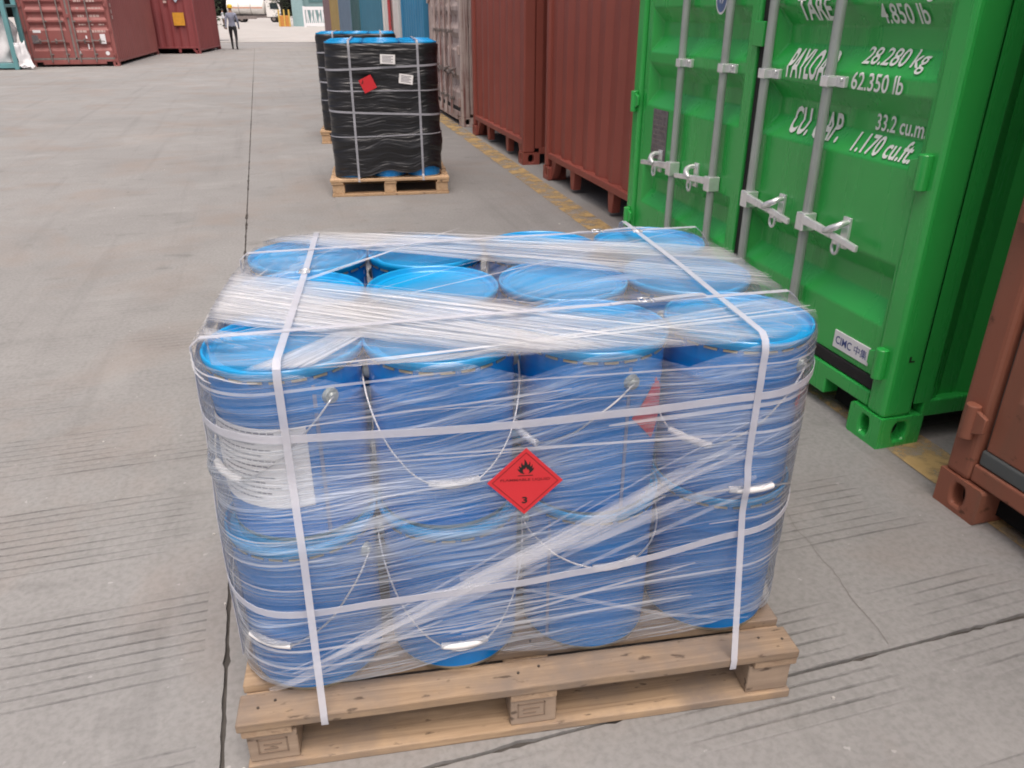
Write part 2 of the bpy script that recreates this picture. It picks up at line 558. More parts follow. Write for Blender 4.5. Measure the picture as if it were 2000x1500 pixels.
# ------------------------------------------------------------------ frames of reference
DV = Vector((-0.2624, 0.9650, 0))          # along the container row, away from the camera
RV = Vector((0.9650, 0.2624, 0))           # into the row, to the right
ROW_ANG = math.atan2(-0.9650, 0.2624)
SLAB_ANG = R_(16.6)

# ------------------------------------------------------------------ ground
g = MB()
g.box(-180, 180, -6, 420, -0.35, -0.012)
ground = g.build('ground', M['ground'])
tag(ground, kind='structure')
frame_slab = Matrix.Rotation(SLAB_ANG, 4, 'Z')


def slab(x0, x1, y0, y1, jag):
    """one cast concrete bay; edges beside the near joints are broken and ragged"""
    def edge(p, q, sides):
        L = (Vector(q) - Vector(p)).length
        n = max(2, int(L / 0.02)) if jag and sides else 2
        out = []
        for k in range(n):
            a = Vector(p).lerp(Vector(q), k / n)
            if jag and sides and k:
                d = (noise.noise((a.x * 9, a.y * 9, 3.3)) * 0.55 + noise.noise((a.x * 31, a.y * 31, 8.1)) * 0.6 + noise.noise((a.x * 3, a.y * 3, 1.1)) * 0.3)
                nrm = Vector((-(q[1] - p[1]), q[0] - p[0])).normalized()
                a = a + nrm * max(0.0, d) * 0.016
            out.append((a.x, a.y))
        return out
    c = [(x0, y0), (x1, y0), (x1, y1), (x0, y1)]
    ring = []
    for k in range(4):
        ring += edge(c[k], c[(k + 1) % 4], True)
    b = MB()
    top = b.pts([(x, y, 0.0) for x, y in ring])
    bot = b.pts([(x, y, -0.011) for x, y in ring])
    b.face(top)
    n = len(ring)
    for k in range(n):
        b.face([top[k], bot[k], bot[(k + 1) % n], top[(k + 1) % n]])
    o = b.build('concrete_slab', M['slab'], ground, fix=True)
    o.rotation_euler = (0, 0, SLAB_ANG)
    return o


JX = -0.262
G = 0.004
us = [-7.6, 1.105, 20.04, 39.0]
for xa, xb in ((-22.3, -16.8), (-16.8, -11.3), (-11.3, -5.8), (-5.8, JX), (JX, 5.2), (5.2, 12.0)):
    for k in range(3):
        ya, yb_ = us[k], us[k + 1]
        near = xa <= JX <= xb and k < 2
        if xb <= JX and k == 0:
            ya, yb_ = us[0], us[2]      # the left bay runs through
        elif xb <= JX and k == 1:
            continue
        slab(xa + G, xb - G, ya + G, yb_ - G, near)
jb = MB()
jb.box(-22, 12, -7, 39, -0.0118, -0.0095)
jo = jb.build('joint_filler', M['joint'], ground)
jo.rotation_euler = (0, 0, SLAB_ANG)
# narrow shrinkage crack right of the near stack, as thin dark ribbon sunk in its own groove
cb = MB()
pts = []
for k in range(60):
    f_ = k / 59
    x = 1.405 + (1.324 - 1.405) * f_ * 1.2 + 0.012 * noise.noise((f_ * 6, 0, 0)) + 0.004 * noise.noise((f_ * 30, 5, 0))
    y = 1.75 + (1.227 - 1.75) * f_ * 1.2
    pts.append((x, y))
for k in range(59):
    w0 = 0.0008 + 0.0010 * abs(noise.noise((k * 0.3, 2, 0)))
    a, b_ = pts[k], pts[k + 1]
    cb.poly([(a[0] - w0, a[1], 0.0012), (a[0] + w0, a[1], 0.0012), (b_[0] + w0, b_[1], 0.0012), (b_[0] - w0, b_[1], 0.0012)])
co = cb.build('surface_crack', simple('crack_dirt', (0.17, 0.162, 0.155), 0.9), ground)
co.rotation_euler = (0, 0, SLAB_ANG)
# far ground sheet whose pale colour paints in the sunlit band
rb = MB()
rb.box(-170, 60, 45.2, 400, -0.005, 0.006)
tag(rb.build('sunlit_band', M['sunlit_band']), kind='structure')
# yellow line along the container row
yb = MB()
segs = 60
for k in range(segs):
    s0, s1 = -0.2 + 14.5 * k / segs, -0.2 + 14.5 * (k + 1) / segs
    wl = lambda s: 1.895 + 0.0145 * s
    q = [DV * s0 + RV * wl(s0), DV * s0 + RV * (wl(s0) + 0.19), DV * s1 + RV * (wl(s1) + 0.19), DV * s1 + RV * wl(s1)]
    yb.poly([(p.x, p.y, 0.004) for p in q])
tag(yb.build('yellow_line', M['yellow']), kind='structure')

# ------------------------------------------------------------------ text
def text_mesh(s, bold=0.0, cjk=False):
    cu = bpy.data.curves.new('lettering', 'FONT')
    cu.body = s
    cu.size = 1.0
    cu.offset = bold
    cu.resolution_u = 3
    o = bpy.data.objects.new('lettering', cu)
    COL.objects.link(o)
    dg = bpy.context.evaluated_depsgraph_get()
    dg.update()
    me = bpy.data.meshes.new_from_object(o.evaluated_get(dg))
    bpy.data.objects.remove(o)
    bpy.data.curves.remove(cu)
    return me


def text_on(s, name, mat, fit, place, parent, bold=0.0, cuts=(), slant=0.0):
    """fit = (x0, x1, z0, z1) box the glyphs fill; place(x, z) -> 3-D point on the surface"""
    me = text_mesh(s, bold)
    if not len(me.vertices):
        return None
    xs = [v.co.x for v in me.vertices]
    ys = [v.co.y for v in me.vertices]
    ax, bx, ay, by = min(xs), max(xs), min(ys), max(ys)
    for v in me.vertices:
        fx = (v.co.x - ax) / (bx - ax)
        fy = (v.co.y - ay) / max(1e-6, by - ay)
        v.co = (fit[0] + fx * (fit[1] - fit[0]), fit[2] + fy * (fit[3] - fit[2]), 0)
    bm = bmesh.new()
    bm.from_mesh(me)
    for c in cuts:
        bmesh.ops.bisect_plane(bm, geom=bm.verts[:] + bm.edges[:] + bm.faces[:], plane_co=(0, c, 0), plane_no=(0, 1, 0))
    for v in bm.verts:
        v.co = place(v.co.x, v.co.y)
    bm.to_mesh(me)
    bm.free()
    me.name = name
    me.materials.clear()
    me.materials.append(mat)
    return link(name, me, parent)


# ------------------------------------------------------------------ containers
def oval_face(b, origin, ux, uz, x0, x1, z0, z1, cx, cz, rx, rz, depth, inward, n=24, m=0, md=1):
    """rectangle with an oval hole that runs inward"""
    per = []
    for k in range(n):
        a = 2 * pi * k / n
        dx, dz = cos(a), sin(a)
        tx = ((x1 - cx) / dx if dx > 0 else (x0 - cx) / dx) if abs(dx) > 1e-9 else 1e9
        tz = ((z1 - cz) / dz if dz > 0 else (z0 - cz) / dz) if abs(dz) > 1e-9 else 1e9
        tt = min(tx, tz)
        per.append((cx + dx * tt, cz + dz * tt))
    # pull the nearest sample on to each corner
    for c in ((x0, z0), (x1, z0), (x1, z1), (x0, z1)):
        k = min(range(n), key=lambda i: (per[i][0] - c[0]) ** 2 + (per[i][1] - c[1]) ** 2)
        per[k] = c
    ov = [(cx + rx * cos(2 * pi * k / n), cz + rz * max(-0.82, min(0.82, sin(2 * pi * k / n))) / 0.82) for k in range(n)]
    P = lambda q, dd=0.0: origin + ux * q[0] + uz * q[1] + inward * dd
    A = b.pts([P(q) for q in per])
    B = b.pts([P(q) for q in ov])
    C = b.pts([P(q, depth) for q in ov])
    for k in range(n):
        j = (k + 1) % n
        b.face([A[k], A[j], B[j], B[k]], m)
        b.face([B[k], B[j], C[j], C[k]], m)
    b.face(C, md)


def casting_mesh(fx, name, mat, parent, x0, y0, z0, w, dpt, h, front=True):
    """corner casting with an oval hole in its front and its outer side; fx = outward x sign"""
    b = MB()
    X, Y, Z = Vector((1, 0, 0)), Vector((0, 1, 0)), Vector((0, 0, 1))
    o = Vector((x0, y0, z0))
    yfront = 0.0
    sgn = 1
    hole = (0.034, 0.040)
    if front:
        oval_face(b, o, X, Z, 0, w, 0, h, w / 2, h * 0.52, 0.024, 0.036, 0.05, Y)
        b.poly([o + Y * dpt, o + Y * dpt + X * w, o + Y * dpt + X * w + Z * h, o + Y * dpt + Z * h])
    else:
        oval_face(b, o + Y * dpt, X, Z, 0, w, 0, h, w / 2, h * 0.52, 0.024, 0.036, 0.05, -Y)
        b.poly([o, o + X * w, o + X * w + Z * h, o + Z * h])
    xo = o + X * (w if fx > 0 else 0)
    oval_face(b, xo, Y, Z, 0, dpt, 0, h, dpt * 0.5, h * 0.52, 0.030, 0.036, 0.05, -X * fx)
    xi = o + X * (0 if fx > 0 else w)
    b.poly([xi, xi + Y * dpt, xi + Y * dpt + Z * h, xi + Z * h])
    b.poly([o, o + X * w, o + X * w + Y * dpt, o + Y * dpt])
    b.poly([o + Z * h, o + X * w + Z * h, o + X * w + Y * dpt + Z * h, o + Y * dpt + Z * h])
    ob = b.build(name, [mat, M['dark']], parent)
    bm = bmesh.new()
    bm.from_mesh(ob.data)
    bmesh.ops.remove_doubles(bm, verts=bm.verts, dist=1e-5)
    bmesh.ops.recalc_face_normals(bm, faces=bm.faces)
    bm.to_mesh(ob.data)
    bm.free()
    bv = ob.modifiers.new("bevel", 'BEVEL')
    bv.width = 0.010
    bv.segments = 2
    bv.limit_method = 'ANGLE'
    bv.angle_limit = R_(60)
    return ob


def corrugated(b, p0, along, out, z0, z1, L, pitch=0.28, depth=0.036, start=0.0, m=0):
    """vertical trapezoid ribs from p0 along a direction; out = outward normal"""
    prof = [(0.0, 0.0)]
    x = start
    while x < L:
        for dx, d in ((0.070, 0), (0.138, -depth), (0.210, -depth), (0.28, 0)):
            xx = x + dx * pitch / 0.28
            if xx < L:
                prof.append((xx, d))
        x += pitch
    prof.append((L, prof[-1][1]))
    lo = b.pts([p0 + along * q[0] + out * q[1] + Vector((0, 0, z0)) for q in prof])
    hi = b.pts([p0 + along * q[0] + out * q[1] + Vector((0, 0, z1)) for q in prof])
    for k in range(len(prof) - 1):
        b.face([lo[k], lo[k + 1], hi[k + 1], hi[k]], m)


CH = 2.46     # container height
REC = [(2.06, 2.276), (1.86, 1.99) if False else (1.772, 1.988), (1.490, 1.706), (1.222, 1.438), (0.955, 1.172), (0.424, 0.644)]
REC = [(2.025, 2.24), (1.757, 1.973), (1.490, 1.706), (1.222, 1.438), (0.955, 1.172), (0.424, 0.644)]
DDEP = 0.050


def recess_z(zo):
    return (zo[0], zo[0] + 0.078, zo[1] - 0.070, zo[1])


def door_depth(z):
    for zo in REC:
        a, b_, c, d = recess_z(zo)
        if a <= z <= d:
            if z < b_:
                return DDEP * (z - a) / (b_ - a)
            if z > c:
                return DDEP * (d - z) / (d - c)
            return DDEP
    return 0.0


def make_door(root, x0, x1, z0, z1, yf, mat, rx0, rx1, gasket=True, gmat=None):
    b = MB()
    P = lambda x, z, d=0.0: (x, yf + d, z)
    zs = z0
    for zo in sorted(REC):
        a, bb, c, d = recess_z(zo)
        if d > z1 - 0.03:
            continue
        for xa, xb in ((x0, rx0), (rx0, rx1), (rx1, x1)):
            b.poly([P(xa, zs), P(xb, zs), P(xb, a), P(xa, a)])
        b.poly([P(x0, a), P(rx0, a), P(rx0, d), P(x0, d)])
        b.poly([P(rx1, a), P(x1, a), P(x1, d), P(rx1, d)])
        i0, i1 = rx0 + 0.036, rx1 - 0.036
        b.poly([P(rx0, a), P(rx1, a), P(i1, bb, DDEP), P(i0, bb, DDEP)])
        b.poly([P(i0, bb, DDEP), P(i1, bb, DDEP), P(i1, c, DDEP), P(i0, c, DDEP)])
        b.poly([P(i0, c, DDEP), P(i1, c, DDEP), P(rx1, d), P(rx0, d)])
        b.poly([P(rx0, a), P(i0, bb, DDEP), P(i0, c, DDEP), P(rx0, d)])
        b.poly([P(rx1, a), P(rx1, d), P(i1, c, DDEP), P(i1, bb, DDEP)])
        zs = d
    for xa, xb in ((x0, rx0), (rx0, rx1), (rx1, x1)):
        b.poly([P(xa, zs), P(xb, zs), P(xb, z1), P(xa, z1)])
    t_ = 0.06
    zl = [z0] + sorted(z for zo in REC for z in (recess_z(zo)[0], recess_z(zo)[3]) if zo[1] <= z1 - 0.03) + [z1]
    xl = [x0, rx0, rx1, x1]
    rim = [((xa, z0), (xb, z0)) for xa, xb in zip(xl, xl[1:])] + [((x1, za), (x1, zb)) for za, zb in zip(zl, zl[1:])]
    rim += [((xb, z1), (xa, z1)) for xa, xb in zip(xl, xl[1:])] + [((x0, zb), (x0, za)) for za, zb in zip(zl, zl[1:])]
    for q in rim:
        b.poly([P(*q[0]), P(*q[1]), P(*q[1], t_), P(*q[0], t_)])
    door = b.build('door', mat, root)
    bm = bmesh.new()
    bm.from_mesh(door.data)
    bmesh.ops.remove_doubles(bm, verts=bm.verts, dist=1e-5)
    bmesh.ops.recalc_face_normals(bm, faces=bm.faces)
    bm.to_mesh(door.data)
    bm.free()
    bv = door.modifiers.new("bevel", 'BEVEL')
    bv.width, bv.segments, bv.limit_method, bv.angle_limit = 0.006, 2, 'ANGLE', R_(20)
    if gasket:
        gb = MB()
        gb.box(x0 - 0.008, x1 + 0.008, yf - 0.004, yf + 0.05, z0 - 0.050, z0 - 0.001)
        gb.build('door_gasket', gmat or M['rubber'], door, bevel=0.006)
    return door


def lock_rod(root, x, yf, hdir, zh, mrod, mh, rich=True):
    b = MB()
    b.tube([(x, yf - 0.032, 0.12), (x, yf - 0.032, CH - 0.1)], 0.0185, 14)
    rod = b.build('lock_rod', mrod, root, smooth=True, auto=50)
    for z in (1.19, 1.95, 0.33):
        k = MB()
        k.box(x - 0.023, x + 0.023, yf - 0.054, yf + 0.0, z - 0.019, z + 0.019)
        k.box(x + 0.023, x + 0.068, yf - 0.018, yf + 0.0, z - 0.019, z + 0.019)
        k.tube([(x + 0.05, yf - 0.026, z + 0.008), (x + 0.05, yf - 0.018, z + 0.008)], 0.009, 8)
        k.build('rod_bracket', mh, rod, bevel=0.005)
    h = MB()
    # hub clamped on the rod
    h.box(x - 0.025, x + 0.025, yf - 0.062, yf - 0.004, zh - 0.034, zh + 0.034)
    # lever: flat bar that swings down a little to its tip
    L = 0.335
    d = hdir
    prof = [(0.024, 0.010, 0.017), (0.11, 0.004, 0.015), (0.19, -0.004, 0.0125), (0.25, -0.010, 0.0125), (L, -0.020, 0.012)]
    for (xa, za, ha), (xb, zb, hb) in zip(prof, prof[1:]):
        pa = [(x + d * xa, yf - 0.062, zh + za - ha), (x + d * xb, yf - 0.062, zh + zb - hb), (x + d * xb, yf - 0.046, zh + zb - hb), (x + d * xa, yf - 0.046, zh + za - ha),
              (x + d * xa, yf - 0.062, zh + za + ha), (x + d * xb, yf - 0.062, zh + zb + hb), (x + d * xb, yf - 0.046, zh + zb + hb), (x + d * xa, yf - 0.046, zh + za + ha)]
        h.hexa(pa)
    h.build('lock_handle', mh, rod, bevel=0.004)
    c = MB()
    # catch: back plate, swan-neck hook over the lever, seal ring below
    cx = x + d * 0.205
    c.box(cx - 0.020, cx + 0.020, yf - 0.012, yf, zh - 0.055, zh + 0.060)
    arc = [(cx - d * 0.045, yf - 0.070, zh + 0.002), (cx - d * 0.028, yf - 0.070, zh + 0.010), (cx - d * 0.008, yf - 0.068, zh + 0.020), (cx + d * 0.010, yf - 0.055, zh + 0.032), (cx + d * 0.014, yf - 0.036, zh + 0.042), (cx + d * 0.010, yf - 0.012, zh + 0.044)]
    c.tube(arc, [0.007, 0.012, 0.014, 0.013, 0.012, 0.010], 10)
    ring = [(cx + 0.018 * cos(2 * pi * k_ / 14), yf - 0.040, zh - 0.046 + 0.026 * sin(2 * pi * k_ / 14)) for k_ in range(15)]
    c.tube(ring, 0.0065, 8, cap=False)
    c.box(cx - 0.016, cx + 0.016, yf - 0.048, yf - 0.010, zh - 0.036, zh - 0.018)
    c.build('handle_catch', mh, rod, smooth=True, auto=40, bevel=0.002)
    return rod


def hinge(root, x0, xpost, z, yf, mat, side):
    b = MB()
    # tapering leaf on the door, knuckle at the post
    xa, xb = (x0 - side * 0.105, xpost)
    b.hexa([(xa, yf - 0.014, z - 0.020), (xb, yf - 0.014, z - 0.046), (xb, yf, z - 0.046), (xa, yf, z - 0.020),
            (xa, yf - 0.014, z + 0.028), (xb, yf - 0.014, z + 0.046), (xb, yf, z + 0.046), (xa, yf, z + 0.028)])
    b.tube([(xb, yf - 0.006, z - 0.058), (xb, yf - 0.006, z + 0.052)], 0.022, 12)
    b.tube([(xa + side * 0.05, yf - 0.020, z), (xa + side * 0.05, yf - 0.012, z)], 0.013, 8)
    return b.build('hinge', mat, root, smooth=True, auto=35, bevel=0.003)


def container(name, label, group, s_left, w, mat, kind, W=2.36, D=5.9, loc=None, ang=None, rods=(M['galv'], M['zinc']), gmat=None, hmat=None, z=0.0):
    if loc is None:
        p = DV * s_left + RV * w
        loc, ang = (p.x, p.y, z), ROW_ANG
    root = empty(name, loc, ang)
    tag(root, label, 'shipping container', group)
    X, Y = Vector((1, 0, 0)), Vector((0, 1, 0))
    pw = 0.098 if kind == 'door' else 0.085
    for x0, x1 in ((0.006, pw), (W - pw, W - 0.006)):
        for y0, y1 in ((0.006, 0.13), (D - 0.13, D - 0.006)):
            b = MB()
            b.box(x0, x1, y0, y1, 0.116, CH - 0.116)
            b.build('corner_post', mat, root, bevel=0.018, seg=3)
    for z0 in (0.0, CH - 0.118):
        casting_mesh(-1, 'corner_casting', mat, root, 0, 0, z0, 0.165, 0.178, 0.118)
        casting_mesh(1, 'corner_casting', mat, root, W - 0.165, 0, z0, 0.165, 0.178, 0.118)
        casting_mesh(-1, 'corner_casting', mat, root, 0, D - 0.178, z0, 0.165, 0.178, 0.118, False)
        casting_mesh(1, 'corner_casting', mat, root, W - 0.165, D - 0.178, z0, 0.165, 0.178, 0.118, False)
    for sx, x in ((-1, 0.012), (1, W - 0.012)):
        b = MB()
        corrugated(b, Vector((x, 0.13, 0)), Y, X * sx, 0.16, CH - 0.07, D - 0.26)
        b.build('side_wall', mat, root)
        b = MB()
        b.box(min(x, x - sx * 0.05), max(x, x - sx * 0.05), 0.178, D - 0.178, 0.10, 0.165)
        b.build('bottom_side_rail', mat, root, bevel=0.006)
        b = MB()
        b.box(min(x, x - sx * 0.06), max(x, x - sx * 0.06), 0.178, D - 0.178, CH - 0.09, CH - 0.02)
        b.build('top_side_rail', mat, root, bevel=0.006)
    b = MB()
    corrugated(b, Vector((0.085, D - 0.02, 0)), X, Y, 0.16, CH - 0.07, W - 0.17)
    b.build('end_wall', mat, root)
    b = MB()
    b.box(0.03, W - 0.03, 0.05, D - 0.05, CH - 0.05, CH - 0.03)
    b.build('roof_panel', mat, root)
    b = MB()
    b.box(0.06, W - 0.06, 0.14, D - 0.10, 0.14, 0.17)
    b.build('floor_panel', M['underside'], root)
    b = MB()
    for k in range(12):
        y = 0.5 + k * (D - 1.0) / 11
        b.box(0.065, W - 0.065, y - 0.03, y + 0.03, 0.055, 0.139)
    tag(b.build('floor_beams', M['underside'], root), kind='stuff')
    b = MB()
    b.box(pw, W - pw, 0.03, 0.11, CH - 0.13, CH - 0.012)
    b.build('header', mat, root, bevel=0.006)
    if kind == 'end':
        b = MB()
        corrugated(b, Vector((pw, 0.045, 0)), X, -Y, 0.235, CH - 0.12, W - 2 * pw, start=0.04)
        b.build('end_panel', mat, root)
        b = MB()
        b.box(pw + 0.003, W - pw - 0.003, 0.016, 0.10, 0.186, 0.240)
        b.build('bottom_rail', mat, root, bevel=0.006)
        # gussets down to the castings and two feet under the rail
        for x, d in ((0.165, 1), (W - 0.165, -1)):
            b = MB()
            b.hexa([(x, 0.03, 0.02), (x + d * 0.02, 0.03, 0.02), (x + d * 0.02, 0.10, 0.02), (x, 0.10, 0.02), (x, 0.03, 0.184), (x + d * 0.13, 0.03, 0.184), (x + d * 0.13, 0.10, 0.184), (x, 0.10, 0.184)])
            b.build('rail_gusset', mat, root, bevel=0.004)
        for x in (0.74, W - 0.74):
            b = MB()
            b.hexa([(x - 0.035, 0.03, 0.03), (x + 0.035, 0.03, 0.03), (x + 0.035, 0.10, 0.03), (x - 0.035, 0.10, 0.03), (x - 0.06, 0.03, 0.184), (x + 0.06, 0.03, 0.184), (x + 0.06, 0.10, 0.184), (x - 0.06, 0.10, 0.184)])
            b.build('rail_foot', mat, root, bevel=0.004)
    else:
        yf = 0.022
        b = MB()
        # door sill with a notch beside each casting
        prof = [(0.099, 0.182), (0.099, 0.125), (0.166, 0.125), (0.34, 0.125), (0.34, 0.062), (W - 0.34, 0.062), (W - 0.34, 0.125), (W - 0.166, 0.125), (W - 0.099, 0.125), (W - 0.099, 0.182)]
        fa, ba = b.pts([(x, 0.012, z) for x, z in prof]), b.pts([(x, 0.13, z) for x, z in prof])
        b.face(fa)
        b.face(ba[::-1])
        for k in range(len(prof)):
            j = (k + 1) % len(prof)
            b.face([fa[k], fa[j], ba[j], ba[k]])
        b.build('door_sill', mat, root, bevel=0.006)
        for xa, xb in ((0.166, 0.339), (W - 0.339, W - 0.166)):
            b = MB()
            b.box(xa, xb, 0.075, 0.11, 0.03, 0.131)
            b.build('sill_pocket', M['dark'], root)
        xm = W * 0.528
        dl = make_door(root, 0.115, xm - 0.030, 0.235, CH - 0.14, yf, mat, 0.175, xm - 0.105, gmat=gmat)
        dr = make_door(root, xm + 0.022, W - 0.103, 0.235, CH - 0.14, yf, mat, xm + 0.085, W - 0.118, gmat=gmat)
        b = MB()
        b.box(xm - 0.028, xm + 0.020, yf + 0.012, yf + 0.06, 0.236, CH - 0.14)
        b.build('center_gasket', gmat or M['rubber'], root)
        for xa, xb in ((0.099, 0.113), (W - 0.102, W - 0.099)):
            b = MB()
            b.box(xa, xb, yf + 0.02, yf + 0.07, 0.182, CH - 0.14)
            b.build('side_gasket', gmat or M['rubber'], root)
        b = MB()
        b.box(xm - 0.055, xm + 0.03, yf - 0.016, yf - 0.0015, 1.285, 1.380)
        b.build('overlap_plate', mat, root, bevel=0.005)
        for x, hd in ((0.606, -1), (1.02, -1), (1.355, 1), (1.768, 1)):
            lock_rod(root, x * W / 2.36, yf, hd, 0.686, rods[0], rods[1])
        for z in (0.315, 0.965, 1.6, 2.15):
            hinge(root, W - 0.012, W - 0.060, z, 0.0, hmat or mat, 1)
            hinge(root, 0.012, 0.060, z, 0.0, hmat or mat, -1)
        root['doors'] = 1
        return root, dl, dr, yf
    return root, None, None, None


# green container, nearest of the row whose face is in full view
gr, gdl, gdr, gyf = container('shipping_container', 'bright green container with galvanised lock rods and white weight lettering', 'containers in the row on the right', 4.331, 1.882, M['green'], 'door')
cuts = []
for zo in REC:
    cuts += list(recess_z(zo))
onr = lambda x, z: (x, gyf - 0.0065 + door_depth(z), z)
for s, box, bd in (("TARE", (1.468, 1.668, 1.385, 1.465), 0.022), ("2.200 kg", (1.935, 2.165, 1.440, 1.520), 0.010), ("4.850 lb", (1.915, 2.135, 1.378, 1.438), 0.013),
                   ("PAYLOAD", (1.458, 1.742, 1.182, 1.288), 0.022), ("28.280 kg", (1.866, 2.164, 1.236, 1.307), 0.010), ("62.350 lb", (1.858, 2.114, 1.170, 1.228), 0.013),
                   ("CU. CAP.", (1.490, 1.804, 0.980, 1.079), 0.022), ("33.2 cu.m.", (1.962, 2.202, 1.045, 1.099), 0.013), ("1.170 cu.ft.", (1.900, 2.194, 0.968, 1.032), 0.018)):
    text_on(s, 'weight_lettering', M['letter'], box, onr, gdr, bd, cuts)
b = MB()
b.box(2.016, 2.216, gyf - 0.0055, gyf - 0.0005, 0.262, 0.331)
mp = b.build('maker_plate', M['plate'], gdr, bevel=0.002)
flat = lambda yy: (lambda x, z: (x, yy, z))
text_on("CIMC", 'plate_lettering', M['navy'], (2.030, 2.120, 0.281, 0.312), flat(gyf - 0.0062), gdr, 0.012)
text_on("\u4e2d\u96c6", 'plate_lettering', M['navy'], (2.136, 2.206, 0.280, 0.314), flat(gyf - 0.0062), gdr, 0.0)
b = MB()
b.box(0.268, 0.446, gyf - 0.0035, gyf - 0.0005, 0.690, 0.945)
pl = b.build('data_plate', M['greyplate'], gdl)
b = MB()
for k in range(9):
    b.box(0.28, 0.43 - 0.05 * (k % 3 == 1), gyf - 0.0045, gyf - 0.0036, 0.712 + k * 0.025, 0.718 + k * 0.025)
b.build('plate_print', M['dullsteel'], gdl)
b = MB()
cxl, czl = 0.886, 1.475
ringp = [(cxl + 0.052 * cos(2 * pi * k / 28), czl + 0.072 * sin(2 * pi * k / 28)) for k in range(28)]
b.poly([(p[0], gyf + 0.0, p[1]) for p in ringp], 1)
b.poly([(cxl + (p[0] - cxl) * 0.86, gyf - 0.0008, czl + (p[1] - czl) * 0.88) for p in ringp], 0)
b.poly([(cxl + (p[0] - cxl) * 0.40, gyf - 0.0016, czl + 0.012 + (p[1] - czl) * 0.60) for p in ringp], 1)
b.poly([(cxl + (p[0] - cxl) * 0.16, gyf - 0.0024, czl + 0.004 + (p[1] - czl) * 0.62) for p in ringp], 0)
lg = b.build('oval_sticker', [M['logo'], M['plate']], gdl)
lg.location = (0, -0.004, 0)
# stencilled mark on the side of the right post
b = MB()
b.box(2.3545, 2.3552, 0.062, 0.070, 0.33, 0.352)
b.box(2.3545, 2.3552, 0.070, 0.085, 0.33, 0.336)
b.build('stencil_mark', M['black'], gr)

# the rest of the row
container('shipping_container', 'oxide red ribbed container end right beside the green container', 'containers in the row on the right', 7.135, 2.245, M['red'], 'end')
container('shipping_container', 'oxide red ribbed container end between its red twin and the peeling brown container', 'containers in the row on the right', 10.175, 2.240, M['red'], 'end')
container('shipping_container', 'weathered brown container with peeling whitish paint on its doors', 'containers in the row on the right', 13.20, 2.235, M['peeled'], 'door', rods=(M['peeled'], M['dullsteel']))
container('shipping_container', 'plain sky blue container end behind the nearer black wrapped load', 'containers in the row on the right', 16.35, 2.24, M['blue'], 'end', W=2.6)
wc, _, _, _ = container('shipping_container', 'white container with a red stripe between two blue containers', 'containers in the row on the right', 19.35, 2.24, M['white'], 'end', W=2.6)
b = MB()
b.box(1.05, 1.42, 0.000, 0.008, 0.92, 2.3)
b.build('red_stripe', M['placard'], wc)
container('shipping_container', 'teal blue container end just beyond the white container', 'containers in the row on the right', 24.9, 2.24, M['tealblue'], 'end', W=5.2)
container('shipping_container', 'dark teal container end beside the teal blue one', 'containers in the row on the right', 28.0, 2.24, M['darkteal'], 'end', W=2.6)
container('shipping_container', 'grey blue container end next to the ochre one', 'containers in the row on the right', 33.9, 2.24, M['greyblue'], 'end', W=5.4)
container('shipping_container', 'ochre yellow container end far down the row', 'containers in the row on the right', 39.6, 2.24, M['ochre'], 'end', W=5.2)
container('shipping_container', 'mauve brown container at the far end of the row, beside the white fence', 'containers in the row on the right', 45.5, 2.24, M['mauve'], 'end', W=5.4)
# orange-red container at the right edge of the frame
container('shipping_container', 'rusty orange red container at the right edge with bolted hinge and worn corner casting', 'containers in the row on the right', 1.665, 1.86, M['orange'], 'door', gmat=M['greyrubber'], rods=(M['orange'], M['orange']))
# two unseen tiers added on top of the row to close off the sky there
for tier, word in ((1, 'second'), (2, 'top')):
    for sl, w_, m_, c_ in ((1.665, 1.88, 'maroon', 'maroon'), (4.331, 1.90, 'greyblue', 'grey blue'), (7.135, 2.245, 'oldred', 'dull red'), (10.175, 2.240, 'blue', 'sky blue'), (13.20, 2.235, 'maroon', 'maroon'), (16.1, 2.24, 'mauve', 'mauve brown')):
        below = {1.665: 'rusty orange red container', 4.331: 'bright green container', 7.135: 'red container beside the green one', 10.175: 'second red container', 13.20: 'peeling brown container', 16.1: 'sky blue container'}[sl]
        container('shipping_container', '%s container added in the %s tier above the %s' % (c_, word, below), 'added unseen tiers of the container row', sl, w_ + 0.02 * tier, M[m_], 'end', z=CH * tier)
b = MB()
# red plastic block on the ground by the white container
p = DV * 17.4 + RV * 2.02
bl = empty('warning_block', (p.x, p.y, 0), ROW_ANG)
tag(bl, 'small red warning post standing in front of the white container', 'warning post')
b.tube([(0, 0, 0.05), (0, 0, 1.05)], 0.10, 12)
b.build('post', M['placard'], bl, smooth=True, auto=40)
b = MB()
b.box(-0.17, 0.17, -0.17, 0.17, 0, 0.05)
b.build('base', M['rubber'], bl, bevel=0.01)

# two containers on the left, across the yard
A_ANG = R_(14.0)
ca, cal, car, cay = container('shipping_container', 'dull red container showing its doors, with faded white markings', 'containers on the left side', 0, 0, M['oldred'], 'door', W=2.36, D=7.4,
                              loc=(-13.80, 23.95, 0), ang=A_ANG, rods=(M['dullsteel'], M['dullsteel']), gmat=M['dullsteel'])
rnd = random.Random(3)
b = MB()
for r0, z in enumerate((2.15, 1.95, 1.72, 1.52, 1.33, 1.12, 0.93)):
    for (xa, xb) in ((1.40, 1.66), (1.80, 2.15)):
        x = xa
        while x < xb:
            w_ = rnd.uniform(0.03, 0.09)
            if rnd.random() < 0.85:
                b.box(x, min(xb, x + w_), cay - 0.0030 + door_depth(z), cay - 0.0005 + door_depth(z), z - 0.03, z + 0.03)
            x += w_ + 0.018
tag(b.build('faded_marking', M['fadedletter'], car), kind='stuff')
